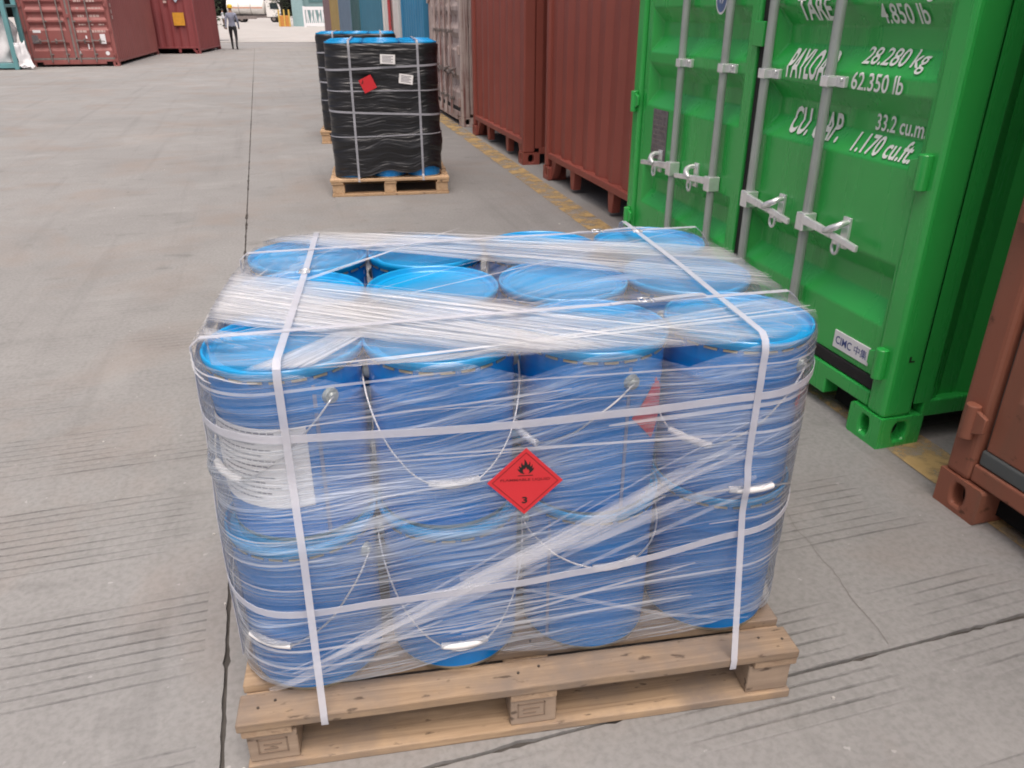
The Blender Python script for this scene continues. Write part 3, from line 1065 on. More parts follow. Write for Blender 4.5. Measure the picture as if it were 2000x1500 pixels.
for nm, x0, x1, z0, z1, m_, par in (('paper_notice', 1.98, 2.12, 0.60, 0.86, 'plate', car), ('round_sticker', 2.05, 2.15, 0.30, 0.40, 'plate', car), ('data_plate', 0.20, 0.36, 0.62, 0.84, 'greyplate', cal), ('white_sticker', 0.26, 0.46, 0.90, 0.97, 'plate', cal),
                                    ('paper_scrap', 1.60, 1.64, 0.74, 0.82, 'plate', car), ('paper_scrap', 1.62, 1.65, 0.46, 0.60, 'plate', car), ('paper_scrap', 1.34, 1.39, 0.32, 0.42, 'plate', car)):
    b = MB()
    if nm == 'round_sticker':
        b.poly([((x0 + x1) / 2 + 0.055 * cos(2 * pi * k / 16), cay - 0.004, (z0 + z1) / 2 + 0.055 * sin(2 * pi * k / 16)) for k in range(16)])
    else:
        b.box(x0, x1, cay - 0.005, cay - 0.001, z0, z1)
    b.build(nm, M[m_], par)
# faded marks down the side wall of that container
b = MB()
for z in (2.2, 2.0, 1.8, 1.62, 1.45, 1.30):
    b.box(2.349, 2.3495, 0.28, 0.40, z - 0.055, z + 0.045)
b.box(2.349, 2.3495, 2.0, 2.5, 1.85, 1.98)
b.box(2.349, 2.3495, 3.2, 3.7, 1.95, 2.4)
b.build('side_marking', M['fadedletter'], ca)
cb_, _, _, _ = container('shipping_container', 'maroon container with ribbed end and yellow sticker, behind the dull red one', 'containers on the left side', 0, 0, M['maroon'], 'end', W=2.42, D=4.4,
                         loc=(-14.28, 31.75, 0), ang=R_(9))
b = MB()
b.box(1.62, 2.02, -0.004, 0.006, 0.98, 1.42)
b.build('yellow_sticker', simple('yellow_vinyl', (0.62, 0.30, 0.03), 0.5), cb_)
b = MB()
b.poly([(1.80 + dx, -0.002, 2.05 + dz) for dx, dz in ((0, -0.30), (0.26, 0), (0.05, 0.30), (-0.22, 0.05))])
b.build('diamond_sticker', simple('pale_blue_sticker', (0.42, 0.48, 0.56), 0.5, var=0.3, scale=12), cb_)
b = MB()
for k in range(6):
    b.box(1.36, 1.48, 0.0, 0.008, 1.74 + k * 0.12, 1.82 + k * 0.12)
b.build('vertical_marking', M['fadedletter'], cb_)

# ------------------------------------------------------------------ near pallet
YP = R_(9.66)
OP = Vector((-0.544, 1.081, 0))


def make_pallet(name, label, origin, yaw, L, Dp, mx, my, mb, nboard, along='x', seed=1):
    """top boards along x, stringer boards across, nine blocks, bottom boards; 0.144 m high"""
    rr = random.Random(seed)
    root = empty(name, origin, yaw)
    tag(root, label, 'pallet', 'wooden pallets under the loads')
    pitch = (Dp + 0.024) / nboard
    bw = pitch - 0.024
    for k in range(nboard):
        b = MB()
        y0 = k * pitch
        e0, e1 = rr.uniform(-0.004, 0.004), rr.uniform(-0.006, 0.004)
        n = 8
        lo, hi = [], []
        ring = []
        for j in range(n + 1):
            x = e0 + (L + e1 - e0) * j / n
            w0 = 0.0015 * noise.noise((x * 5, k * 3.1, 0.2))
            w1 = 0.0022 * noise.noise((x * 5, k * 3.1, 7.2))
            dz = 0.0012 * noise.noise((x * 3, k, 3))
            ring.append(b.pts([(x, y0 + w0, 0.122 + dz), (x, y0 + bw + w1, 0.122 + dz), (x, y0 + bw + w1, 0.144 + dz), (x, y0 + w0, 0.144 + dz)]))
        for j in range(n):
            for q in range(4):
                b.face([ring[j][q], ring[j][(q + 1) % 4], ring[j + 1][(q + 1) % 4], ring[j + 1][q]])
        b.face(ring[0])
        b.face(ring[-1])
        b.build('top_board', mx, root, bevel=0.003)
    for x in (0.004, L / 2 - 0.05, L - 0.104):
        b = MB()
        b.box(x, x + 0.10, 0.004, Dp - 0.004, 0.1005, 0.1215)
        b.build('stringer_board', my, root, bevel=0.003)
    for i, x in enumerate((0.012, L / 2 - 0.052, L - 0.112)):
        for j, y in enumerate((0.012, Dp / 2 - 0.05, Dp - 0.112)):
            b = MB()
            dx = rr.uniform(-0.004, 0.004)
            b.box(x + dx, x + dx + 0.10, y, y + 0.10, 0.0225, 0.100)
            b.build('block', mb, root, bevel=0.004)
    for y in (0.004, Dp / 2 - 0.05, Dp - 0.104):
        b = MB()
        b.box(0.006, L - 0.006, y, y + 0.10, 0.0, 0.022)
        b.build('bottom_board', mx, root, bevel=0.003)
    nb = MB()
    for k in range(nboard):
        for x in (0.055, L / 2, L - 0.055):
            for q in (-1, 1):
                cx_ = x + q * rr.uniform(0.014, 0.03)
                cy_ = k * pitch + bw * (0.5 + rr.uniform(-0.2, 0.2))
                pp = [(cx_ + 0.0030 * cos(2 * pi * a / 8), cy_ + 0.0030 * sin(2 * pi * a / 8)) for a in range(8)]
                up = nb.pts([(p_[0], p_[1], 0.1462) for p_ in pp])
                dn = nb.pts([(p_[0], p_[1], 0.140) for p_ in pp])
                nb.face(up)
                for a in range(8):
                    nb.face([up[a], dn[a], dn[(a + 1) % 8], up[(a + 1) % 8]])
    tag(nb.build('nail_heads', M['nail'], root), kind='stuff')
    return root


pal = make_pallet('wooden_pallet', 'worn brown pallet under the clear wrapped stack of blue pails', OP, YP, 1.20, 1.0, M['woodx'], M['woody'], M['block'], 10, seed=4)
# burnt-in stamp outlines on the front blocks
for x0 in (0.030, 0.566):
    b = MB()
    for q in ((0.0, 0.060, 0.0, 0.003), (0.0, 0.060, 0.036, 0.039), (0.0, 0.003, 0.0, 0.039), (0.057, 0.060, 0.0, 0.039), (0.012, 0.040, 0.010, 0.014), (0.012, 0.048, 0.022, 0.026)):
        b.box(x0 + q[0], x0 + q[1], 0.0106, 0.0124, 0.045 + q[2], 0.045 + q[3])
    b.build('burnt_stamp', M['burnt'], pal)

# ------------------------------------------------------------------ pails
PH = 0.3595
SEG = 56
pb = MB()
pb.lathe([(0.0, 0.006), (0.1345, 0.006), (0.1360, 0.001), (0.1382, 0.0005), (0.1394, 0.003), (0.1386, 0.008), (0.1388, 0.014), (0.1402, 0.04), (0.1410, 0.10), (0.1418, 0.225), (0.1419, 0.262), (0.1432, 0.267), (0.1438, 0.271), (0.1432, 0.275), (0.1421, 0.280),
          (0.1424, 0.300), (0.1430, 0.304), (0.1433, 0.308), (0.1430, 0.312), (0.1428, 0.316), (0.1430, 0.348)], SEG)
for i, f_ in enumerate(pb.f):
    zc = sum(pb.v[k][2] for k in f_) / len(f_)
    if zc < 0.009:
        pb.m[i] = 1
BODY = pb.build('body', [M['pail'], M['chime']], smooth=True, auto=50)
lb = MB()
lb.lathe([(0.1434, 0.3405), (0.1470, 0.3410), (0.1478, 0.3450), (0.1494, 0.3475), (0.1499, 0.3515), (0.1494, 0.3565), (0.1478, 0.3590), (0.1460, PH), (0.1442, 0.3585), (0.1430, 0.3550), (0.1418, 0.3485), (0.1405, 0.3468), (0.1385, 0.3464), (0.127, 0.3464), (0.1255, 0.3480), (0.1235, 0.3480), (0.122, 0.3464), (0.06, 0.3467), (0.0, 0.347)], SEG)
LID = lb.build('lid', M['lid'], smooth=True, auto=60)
ub = MB()
for k in range(24):
    a0 = 2 * pi * k / 24
    for j in range(4):
        a, c = a0 + j * 0.045, a0 + (j + 1) * 0.045
        ub.hexa([(r_ * cos(q), r_ * sin(q), z_) for z_ in (0.3355, 0.3395) for q, r_ in ((a, 0.1445), (a, 0.1472), (c, 0.1472), (c, 0.1445))])
LUGS = ub.build('lid_lugs', M['brass'])
eb_ = MB()
eb_.tube([(0.140, 0, 0.318 - 0.025), (0.1505, 0, 0.318 - 0.025)], [0.0165, 0.0135], 16)
eb_.tube([(0.1505, 0, 0.318 - 0.025), (0.1545, 0, 0.318 - 0.025)], [0.008, 0.006], 12)
EAR = eb_.build('ear', M['galv'], smooth=True, auto=40)
sb = MB()
sb.box(0.1418, 0.1428, -0.0035, 0.0035, 0.012, 0.322)
SEAM = sb.build('weld_seam', simple('seam_lacquer', (0.20, 0.26, 0.42), 0.4))
for o in (BODY, LID, LUGS, EAR, SEAM):
    COL.objects.unlink(o)


def bail_meshes(drop):
    """wire that hangs from the two ears at +x and -x and is centred on -y, and its plastic grip"""
    b = MB()
    ps = []
    for k in range(41):
        t_ = -90 + 180 * k / 40
        c = cos(R_(t_))
        rad = 0.1535 + 0.0015 * c
        kink = 0.0035 * noise.noise((t_ * 0.07, drop * 9, 2.2))
        ps.append((rad * sin(R_(t_)), -rad * c, 0.293 - drop * (c ** 1.15 if c > 0 else 0) + kink))
    b.tube(ps, 0.0020, 6)
    w = b.build('bail_wire', M['wire'], smooth=True)
    g_ = MB()
    mid = ps[16:25]
    a, z_ = Vector(mid[0]), Vector(mid[-1])
    pts_ = [a.lerp(z_, k / 4) + Vector((0, -0.008 * sin(pi * k / 4), 0)) for k in range(5)]
    g_.tube(pts_, [0.0068, 0.0078, 0.0078, 0.0078, 0.0068], 10)
    gg = g_.build('grip', M['grip'], smooth=True, auto=50)
    for o in (w, gg):
        COL.objects.unlink(o)
    return w.data, gg.data


BAIL = {d: bail_meshes(d) for d in (0.165, 0.19, 0.225, 0.06, -0.10, 0.15)}

LAY = [(Vector((-0.4282, 1.3101, 0)), 0.1901, 0.144, 0.3018, 0.2915), (Vector((-0.4334, 1.3478, 0)), 0.1487, 0.144 + 0.3490, 0.3005, 0.2915)]
FACE = {  # (layer, i, j): facing of the bail from the front, drop
    (1, 0, 0): (-53, 0.165), (1, 1, 0): (3, 0.19), (1, 2, 0): (-72, 0.15), (1, 3, 0): (-50, 0.165),
    (0, 0, 0): (-32, 0.165), (0, 1, 0): (2, 0.225), (0, 2, 0): (8, 0.06), (0, 3, 0): (0, -0.10),
}
colw = ('at the left end', 'second from the left', 'second from the right', 'at the right end')
roww = ('front row', 'middle row', 'back row')
PAILS = {}
rp = random.Random(11)
GROUP = 'blue pails stacked in two layers on the near pallet'


def put(name, me, parent, rz=0.0):
    o = bpy.data.objects.new(name, me)
    COL.objects.link(o)
    o.parent = parent
    o.rotation_euler = (0, 0, rz)
    return o


def pail(loc, yaw, label, group, facing, drop, detail=True, seam=0.0):
    root = empty('paint_pail', loc, yaw)
    tag(root, label, 'pail', group)
    root.scale = (1, 1, 1.007)
    put('body', BODY.data, root)
    put('lid', LID.data, root)
    if detail:
        put('lid_lugs', LUGS.data, root, rp.uniform(0, 1))
        put('weld_seam', SEAM.data, root, seam)
        fz = R_(facing)
        put('ear', EAR.data, root, fz)
        put('ear', EAR.data, root, fz + pi)
        w = put('bail_wire', BAIL[drop][0], root, fz)
        put('grip', BAIL[drop][1], w)
    return root


for lay in (0, 1):
    o0, yw, z0, sw, sd = LAY[lay]
    e = Vector((cos(yw), sin(yw), 0))
    n_ = Vector((-sin(yw), cos(yw), 0))
    for i in range(4):
        for j in range(3):
            jit = Vector((rp.uniform(-0.003, 0.003), rp.uniform(-0.003, 0.003), 0)) if lay else Vector((0, 0, 0))
            p = o0 + e * sw * i + n_ * sd * j + jit
            fd = FACE.get((lay, i, j), (rp.uniform(-180, 180), 0.165))
            base = 'blue pail, %s layer of clear wrapped stack, %s, %s' % (('lower', 'upper')[lay], roww[j], colw[i])
            sm = R_(-90 + 25) if (lay, i, j) == (1, 0, 0) else rp.uniform(0, 6.28)
            r_ = pail((p.x, p.y, z0), yw, base, GROUP, fd[0], fd[1], True, sm)
            PAILS[(lay, i, j)] = r_
PAILS[(1, 0, 0)]['label'] = 'upper blue pail with a white printed label, front left corner of clear wrapped stack'
PAILS[(1, 1, 1)]['label'] = 'upper blue pail with bare uncovered lid, middle row, second from the left of wrapped stack'


def arc_patch(name, mat, parent, a0, a1, z0, z1, r, n=14):
    b = MB()
    lo = b.pts([(r * cos(R_(a0 + (a1 - a0) * k / n)), r * sin(R_(a0 + (a1 - a0) * k / n)), z0) for k in range(n + 1)])
    hi = b.pts([(r * cos(R_(a0 + (a1 - a0) * k / n)), r * sin(R_(a0 + (a1 - a0) * k / n)), z1) for k in range(n + 1)])
    for k in range(n):
        b.face([lo[k], lo[k + 1], hi[k + 1], hi[k]])
    return b.build(name, mat, parent, smooth=True)


pl0 = PAILS[(1, 0, 0)]
lab = arc_patch('paper_label', M['paper'], pl0, -190, -74, 0.078, 0.246, 0.1436)
b = MB()
for z_, a0, a1 in [(0.235 - 0.0115 * k, -150 + (k % 3) * 2, -(96 + ((k * 7) % 5) * 4)) for k in range(13)]:
    for q in range(10):
        aa, ac = R_(a0 + (a1 - a0) * q / 10), R_(a0 + (a1 - a0) * (q + 0.85) / 10)
        b.poly([(0.1441 * cos(aa), 0.1441 * sin(aa), z_), (0.1441 * cos(ac), 0.1441 * sin(ac), z_), (0.1441 * cos(ac), 0.1441 * sin(ac), z_ + 0.003), (0.1441 * cos(aa), 0.1441 * sin(aa), z_ + 0.003)])
for aa in (-153.5,):
    a_, c_ = R_(aa), R_(aa + 0.6)
    b.poly([(0.1441 * cos(a_), 0.1441 * sin(a_), 0.08), (0.1441 * cos(c_), 0.1441 * sin(c_), 0.08), (0.1441 * cos(c_), 0.1441 * sin(c_), 0.244), (0.1441 * cos(a_), 0.1441 * sin(a_), 0.244)])
b.build('label_print', M['print'], lab)


def diamond_on(pail_, ang, zc, half, mat):
    b = MB()
    n = 8
    rows = []
    for k in range(n + 1):
        f_ = -1 + 2 * k / n
        w_ = half * (1 - abs(f_)) / 0.1436
        rows.append(b.pts([(0.1436 * cos(R_(ang) + q * w_), 0.1436 * sin(R_(ang) + q * w_), zc + f_ * half) for q in (-1, -0.5, 0, 0.5, 1)]))
    for k in range(n):
        for q in range(4):
            b.face([rows[k][q], rows[k][q + 1], rows[k + 1][q + 1], rows[k + 1][q]])
    b.build('hazard_label', mat, pail_)


diamond_on(PAILS[(1, 2, 0)], -42, 0.2135, 0.068, M['placard'])
diamond_on(PAILS[(1, 3, 0)], -22, 0.205, 0.068, M['placard'])

# ------------------------------------------------------------------ stretch film round the near stack
HR = 0.1515
SW, SD = 0.3012, 0.2915
QA = pi * HR / 2
LF, LS = 3 * SW, 2 * SD
PER = 2 * LF + 2 * LS + 4 * QA
ZT = 0.144 + 0.3490 + PH * 1.007


def outline(u, off=0.0):
    """point (a, b) and outward normal on the rounded-rectangle outline, from the middle of the back going left"""
    u = u % PER
    r = HR + off
    seq = [('l', 1.5 * SW, LS + HR, -1, 0, LF / 2), ('c', 0, LS, 90), ('l', -HR, LS, 0, -1, LS), ('c', 0, 0, 180), ('l', 0, -HR, 1, 0, LF), ('c', LF, 0, 270), ('l', LF + HR, 0, 0, 1, LS), ('c', LF, LS, 0), ('l', LF, LS + HR, -1, 0, LF / 2)]
    for s in seq:
        L = s[5] if s[0] == 'l' else QA
        if u <= L + 1e-9:
            if s[0] == 'l':
                nx, ny = s[4], -s[3]
                return (s[1] + s[3] * u + nx * off, s[2] + s[4] * u + ny * off), (nx, ny)
            a = R_(s[3] + 90 * u / QA)
            return (s[1] + r * cos(a), s[2] + r * sin(a)), (cos(a), sin(a))
        u -= L
    return (1.5 * SW, LS + HR + off), (0, 1)


def u_left(b): return LF / 2 + QA + (LS - b)
def u_front(a): return LF / 2 + QA + LS + QA + a
def u_right(b): return LF / 2 + 3 * QA + LS + LF + b
def u_back(a): return LF / 2 - a if a <= LF / 2 else PER - (a - LF / 2)


def world(a, b, z):
    f_ = max(0.0, min(1.0, (z - 0.505) / 0.14))
    o0 = LAY[0][0].lerp(LAY[1][0], f_)
    yw = LAY[0][1] + (LAY[1][1] - LAY[0][1]) * f_
    return Vector((o0.x + cos(yw) * a - sin(yw) * b, o0.y + sin(yw) * a + cos(yw) * b, z))


def on_hull(u, z, off):
    (a, b), _ = outline(u, off)
    return world(a, b, z)


BUMPS = [(u_left(0.02) + 0.10, 0.64, 0.016, 0.05, 0.03), (u_left(0.0) + 0.16, 0.31, 0.014, 0.05, 0.03), (u_front(0.33), 0.625, 0.004, 0.05, 0.02), (u_right(0.05), 0.545, 0.026, 0.06, 0.04), (u_left(0.2), 0.50, 0.006, 0.3, 0.02), (u_front(0.32), 0.26, 0.004, 0.05, 0.02),
         (u_left(0.35), 0.62, 0.012, 0.06, 0.04), (u_front(0.88), 0.565, 0.006, 0.06, 0.02), (u_front(0.6), 0.41, 0.004, 0.06, 0.02)]


def film_off(u, z):
    o = 0.0055 + 0.0022 * noise.noise((u * 3, z * 9, 1)) + 0.0014 * noise.noise((u * 2, z * 40, 4))
    for bu, bz, am, su, sz in BUMPS:
        o += am * math.exp(-((u - bu) / su) ** 2 - ((z - bz) / sz) ** 2)
    return o


def slack_at(u):
    """0 where the film clings to a pail, 1 where it spans the hollow between two"""
    u = u % PER
    (a, b), (nx, ny) = outline(u)
    if abs(nx) < 1e-6:
        t_ = (a / SW) % 1.0
    elif abs(ny) < 1e-6:
        t_ = (b / SD) % 1.0
    else:
        return 0.05
    d = min(t_, 1 - t_) * 2
    return d ** 1.6


film = empty('stretch_film', (LAY[0][0].x, LAY[0][0].y, 0.144), 0.0)
tag(film, 'clear streaky stretch film wound round the two layer stack of blue pails', 'stretch film')
FINV = Matrix.Translation(-Vector(film.location))


def to_film(p):
    return FINV @ Vector(p)


def bottom_z(u):
    (a, b), (nx, ny) = outline(u)
    s = 0.168 + 0.014 * noise.noise((u * 2.4, 0.7, 3)) + 0.008 * noise.noise((u * 9, 2.7, 3))
    if ny < -0.5:                       # front: hem lifts clear of the second pail and of the last one
        s += 0.030 * math.exp(-((a - 0.33) / 0.10) ** 2) + 0.026 * math.exp(-((a - 0.93) / 0.09) ** 2) + 0.006
    return max(0.150, s)


NU, NZ = 300, 56
b = MB()
rows = []
slk, cov = [], []
for k in range(NZ + 1):
    f_ = k / NZ
    row = []
    for q in range(NU + 1):
        u = PER * q / NU
        zb = bottom_z(u)
        sk = slack_at(u)
        z = zb + (ZT + 0.0025 - 0.045 * sk ** 0.8 - zb) * f_
        p = on_hull(u, z, film_off(u, z) if k < NZ else 0.0015 - 0.012 * sk)
        row.append(to_film(p))
        slk.append(sk)
        cov.append((1.0 if z < ZT - 0.05 else 0.8) if k < NZ - 1 else 1.0 - 0.6 * min(1.0, sk * 3))
    rows.append(b.pts(row))
for k in range(NZ):
    for q in range(NU):
        uvq = []
        for (kk, qq) in ((k, q), (k, q + 1), (k + 1, q + 1), (k + 1, q)):
            uvq.append((PER * qq / NU, b.v[rows[kk][qq]][2] + 0.144))
        b.face([rows[k][q], rows[k][q + 1], rows[k + 1][q + 1], rows[k + 1][q]], 0, uvq)
side = b.build('side_film', M['film_side'], film, smooth=True, fix=False)
for nm, vals in (('slack', slk), ('cover', cov)):
    at = side.data.attributes.new(nm, 'FLOAT', 'POINT')
    at.data.foreach_set('value', vals)

# sheets pulled over the top: each runs straight from one edge of the load to another
def top_sheet(us0, us1, ue0, ue1, zoff, seed, c0, c1, bow=0.0):
    nl, nw = 44, 18
    b = MB()
    rows, sl, cv = [], [], []
    for k in range(nl + 1):
        row = []
        f_ = k / nl
        for q in range(nw + 1):
            g_ = q / nw
            (a0, b0), (n0x, n0y) = outline(us0 + (us1 - us0) * g_, 0.004)
            (a1, b1), (n1x, n1y) = outline(ue0 + (ue1 - ue0) * g_, 0.004)
            if k == 0 or k == nl:
                aa, bb_, nx, ny = (a0, b0, n0x, n0y) if k == 0 else (a1, b1, n1x, n1y)
                p = world(aa + nx * 0.004, bb_ + ny * 0.004, ZT - 0.035 - 0.012 * noise.noise((g_ * 4, seed, k)))
            else:
                ff = (k - 1) / (nl - 2)
                aa, bb_ = a0 + (a1 - a0) * ff, b0 + (b1 - b0) * ff
                wob = 0.012 * noise.noise((ff * 2, g_ * 3, seed)) * sin(pi * ff)
                dz = zoff + 0.0030 * noise.noise((ff * 5, g_ * 14, seed + 5)) - bow * sin(pi * ff) * (0.5 + 0.5 * noise.noise((ff * 6, g_ * 2, seed + 9)))
                p = world(aa + wob, bb_ + wob, ZT + max(0.0015, 0.004 + dz))
            row.append(to_film(p))
            sl.append(0.5 + 0.5 * noise.noise((f_ * 4, g_ * 4, seed + 2)))
            edge = min(1.0, min(g_, 1 - g_) * 9 + 0.25 + 0.3 * noise.noise((f_ * 8, seed, 1)))
            cv.append(max(0.0, (c0 + (c1 - c0) * f_) * edge) * (0.0 if k in (0, nl) else (0.05 if (n0y if k == 1 else n1y) < -0.5 else 0.6) if k in (1, nl - 1) else 0.85 if k in (2, nl - 2) else 1.0))
        rows.append(b.pts(row))
    L = ((outline(us0)[0][0] - outline(ue0)[0][0]) ** 2 + (outline(us0)[0][1] - outline(ue0)[0][1]) ** 2) ** 0.5
    for k in range(nl):
        for q in range(nw):
            uvq = [(seed * 1.7 + L * kk / nl, seed * 0.9 + 0.34 * qq / nw) for kk, qq in ((k, q), (k, q + 1), (k + 1, q + 1), (k + 1, q))]
            b.face([rows[k][q], rows[k][q + 1], rows[k + 1][q + 1], rows[k + 1][q]], 0, uvq)
    o = b.build('top_film', M['film_top'], film, smooth=True, fix=False)
    for nm, vals in (('slack', sl), ('cover', cv)):
        at = o.data.attributes.new(nm, 'FLOAT', 'POINT')
        at.data.foreach_set('value', vals)


SHEETS = [
    # start u range, end u range, height, seed, cover at start and end
    (u_left(0.42), u_left(0.10), u_front(0.98), u_front(0.42), 0.006, 1.3, 2.1, 0.7),
    (u_left(0.34), u_left(0.14), u_front(0.62), u_front(0.46), 0.009, 2.6, 1.7, 0.8),
    (u_back(0.02), u_left(0.68), u_right(0.42), u_right(0.12), 0.008, 3.9, 1.05, 0.9),
    (u_back(0.30), u_back(-0.10), u_right(0.46), u_right(0.34), 0.004, 4.4, 1.3, 0.5),
    (u_left(-0.02), u_left(0.16), u_back(0.86), u_back(0.40), 0.002, 5.7, 0.55, 0.4),
    (u_front(-0.05), u_front(0.06), u_back(0.80), u_back(0.66), 0.003, 6.2, 2.4, -3.6),
    (u_front(0.30), u_front(0.05), u_right(0.10), u_right(-0.05), 0.002, 7.1, 1.2, 0.35),
]
for sh in SHEETS:
    top_sheet(*sh)

# folds and pulled strands: narrow ribbons of gathered film that follow the load
rf = random.Random(23)
b = MB()


def ribbon(b, pts_, w, nrm_up):
    pts_ = [Vector(p) for p in pts_]
    L, Rr = [], []
    for k, p in enumerate(pts_):
        t_ = (pts_[min(k + 1, len(pts_) - 1)] - pts_[max(k - 1, 0)]).normalized()
        s = nrm_up[k].cross(t_).normalized() if isinstance(nrm_up, list) else nrm_up.cross(t_).normalized()
        ww = w * (0.35 + 0.65 * sin(pi * min(1, max(0, k / (len(pts_) - 1)))) ** 0.5)
        L.append(p + s * ww / 2)
        Rr.append(p - s * ww / 2)
    a, c = b.pts(L), b.pts(Rr)
    for k in range(len(pts_) - 1):
        b.face([a[k], a[k + 1], c[k + 1], c[k]])


UF0, UF1 = u_left(LS), u_right(LS)
for k in range(34):
    u0 = rf.uniform(UF0 - 0.3, UF1 - 0.3)
    ln = rf.uniform(0.25, 1.3)
    z0 = rf.uniform(0.20, ZT - 0.02)
    sl = rf.choice([0.0, 0.02, 0.0, 0.05, 0.08, 0.14, 0.20]) + rf.uniform(-0.012, 0.012)
    pts_, nr = [], []
    n = int(ln / 0.02)
    ok = True
    for q in range(n + 1):
        u = u0 + ln * q / n
        z = z0 + sl * (u - u0) + 0.004 * noise.noise((u * 3, k, 0))
        if z > ZT or z < bottom_z(u) + 0.004:
            break
        pts_.append(to_film(on_hull(u, z, film_off(u, z) + 0.0016)))
        (aa, bb_), (nx, ny) = outline(u)
        nr.append(Vector((nx * cos(0.16) - ny * sin(0.16), nx * sin(0.16) + ny * cos(0.16), 0)))
    if len(pts_) > 4:
        ribbon(b, pts_, rf.choice([0.002, 0.003, 0.004, 0.006, 0.009]), nr)
tag(b.build('side_folds', M['fold'], film, fix=False), kind='stuff')
b = MB()
for sh in SHEETS:
    if sh[6] < 0 or sh[7] < 0:
        continue
    for k in range(16):
        g0, g1 = rf.random(), 0
        g1 = min(1, max(0, g0 + rf.uniform(-0.15, 0.15)))
        (a0, b0), _ = outline(sh[0] + (sh[1] - sh[0]) * g0, 0.004)
        (a1, b1), _ = outline(sh[2] + (sh[3] - sh[2]) * g1, 0.004)
        f0, f1 = (0.0, 1.0) if rf.random() < 0.6 else sorted((rf.random(), rf.random()))
        if f1 - f0 < 0.15:
            continue
        pts_ = [to_film(world(a0 + (a1 - a0) * f_, b0 + (b1 - b0) * f_, ZT + 0.010 + sh[4] + 0.003 * noise.noise((f_ * 3, k, sh[5])))) for f_ in [f0 + (f1 - f0) * q / 16 for q in range(17)]]
        ribbon(b, pts_, rf.choice([0.0015, 0.002, 0.003, 0.004, 0.007]), Vector((0, 0, 1)))
# loose strands that follow the top edge, thickest at the left end
for k in range(34):
    u0 = rf.uniform(u_left(LS), u_left(0.15)) if k < 26 else rf.uniform(u_right(-0.02), u_right(0.3))
    ln = rf.uniform(0.2, 0.45)
    zz = ZT + rf.uniform(-0.03, 0.006)
    pts_ = [to_film(on_hull(u0 + ln * q / 24, zz + 0.006 * noise.noise((q * 0.2, k, 3)), 0.008 + 0.003 * rf.random())) for q in range(25)]
    b2 = [Vector((outline(u0 + ln * q / 24)[1][0], outline(u0 + ln * q / 24)[1][1], 0.6)).normalized() for q in range(25)]
    ribbon(b, pts_, rf.choice([0.002, 0.003, 0.005]), b2)
tag(b.build('top_folds', M['fold'], film, fix=False), kind='stuff')
# twisted band that climbs across the front from the lower left
def rope(path, r0):
    ps = []
    for (a, z), (a2, z2) in zip(path, path[1:]):
        for q in range(8):
            f_ = q / 8
            aa, zz = a + (a2 - a) * f_, z + (z2 - z) * f_
            ps.append((aa, zz))
    L, nr = [], []
    for aa, zz in ps:
        u = u_front(aa)
        L.append(to_film(on_hull(u, zz, film_off(u, zz) + 0.004)))
        nx, ny = outline(u)[1]
        nr.append(Vector((nx, ny, 0)))
    bb2 = MB()
    ribbon(bb2, L, r0, nr)
    return bb2


b = rope([(-0.10, 0.150), (0.03, 0.238), (0.205, 0.330), (0.466, 0.452), (0.722, 0.573), (0.93, 0.632)], 0.022)
b.build('twisted_band', M['rope'], film, fix=False)
b = rope([(0.42, 0.360), (0.58, 0.300), (0.75, 0.235), (0.97, 0.185)], 0.010)
b.build('twisted_band', M['rope'], film, fix=False)
b = rope([(0.30, 0.405), (0.60, 0.475), (0.95, 0.585)], 0.030)
b.build('twisted_band', M['rope'], film, fix=False)

b = MB()
for k in range(22):
    a0 = rf.uniform(-0.08, 0.55)
    ln = rf.uniform(0.25, 0.6)
    zc = rf.gauss(0, 0.045)
    L, nr = [], []
    for q in range(26):
        aa = a0 + ln * q / 25
        if aa > 0.95:
            break
        u = u_front(aa)
        zz = 0.23 + 0.455 * (aa + 0.0) + zc * (0.35 + 0.9 * aa)
        if zz < bottom_z(u) + 0.004:
            continue
        L.append(to_film(on_hull(u, zz, film_off(u, zz) + 0.003)))
        nx, ny = outline(u)[1]
        nr.append(Vector((nx, ny, 0)))
    if len(L) > 4:
        ribbon(b, L, rf.choice([0.004, 0.006, 0.010, 0.016]), nr)
tag(b.build('gathered_strands', M['rope'], film, fix=False), kind='stuff')

# ------------------------------------------------------------------ straps of the near stack
def strap_mesh(b, pts_, nrm, w, th=0.0012):
    """flat band along a path; nrm = outward normal per point"""
    pts_ = [Vector(p) for p in pts_]
    ring = []
    for k, p in enumerate(pts_):
        t_ = (pts_[min(k + 1, len(pts_) - 1)] - pts_[max(k - 1, 0)]).normalized()
        n_ = Vector(nrm[k]).normalized()
        s = n_.cross(t_).normalized()
        ring.append(b.pts([p + s * w / 2, p + s * w / 2 + n_ * th, p - s * w / 2 + n_ * th, p - s * w / 2]))
    for k in range(len(ring) - 1):
        for q in range(4):
            b.face([ring[k][q], ring[k][(q + 1) % 4], ring[k + 1][(q + 1) % 4], ring[k + 1][q]])
    b.face(ring[0])
    b.face(ring[-1])


def frame_n(nx, ny, nz, z=0.8):
    f_ = max(0.0, min(1.0, (z - 0.505) / 0.14))
    yw = LAY[0][1] + (LAY[1][1] - LAY[0][1]) * f_
    return Vector((nx * cos(yw) - ny * sin(yw), nx * sin(yw) + ny * cos(yw), nz))


SG = 'white straps round the clear wrapped stack'
ZS = ZT + 0.0185
deck = lambda x, y, z: Vector((OP.x + cos(YP) * x - sin(YP) * y, OP.y + sin(YP) * x + cos(YP) * y, z))


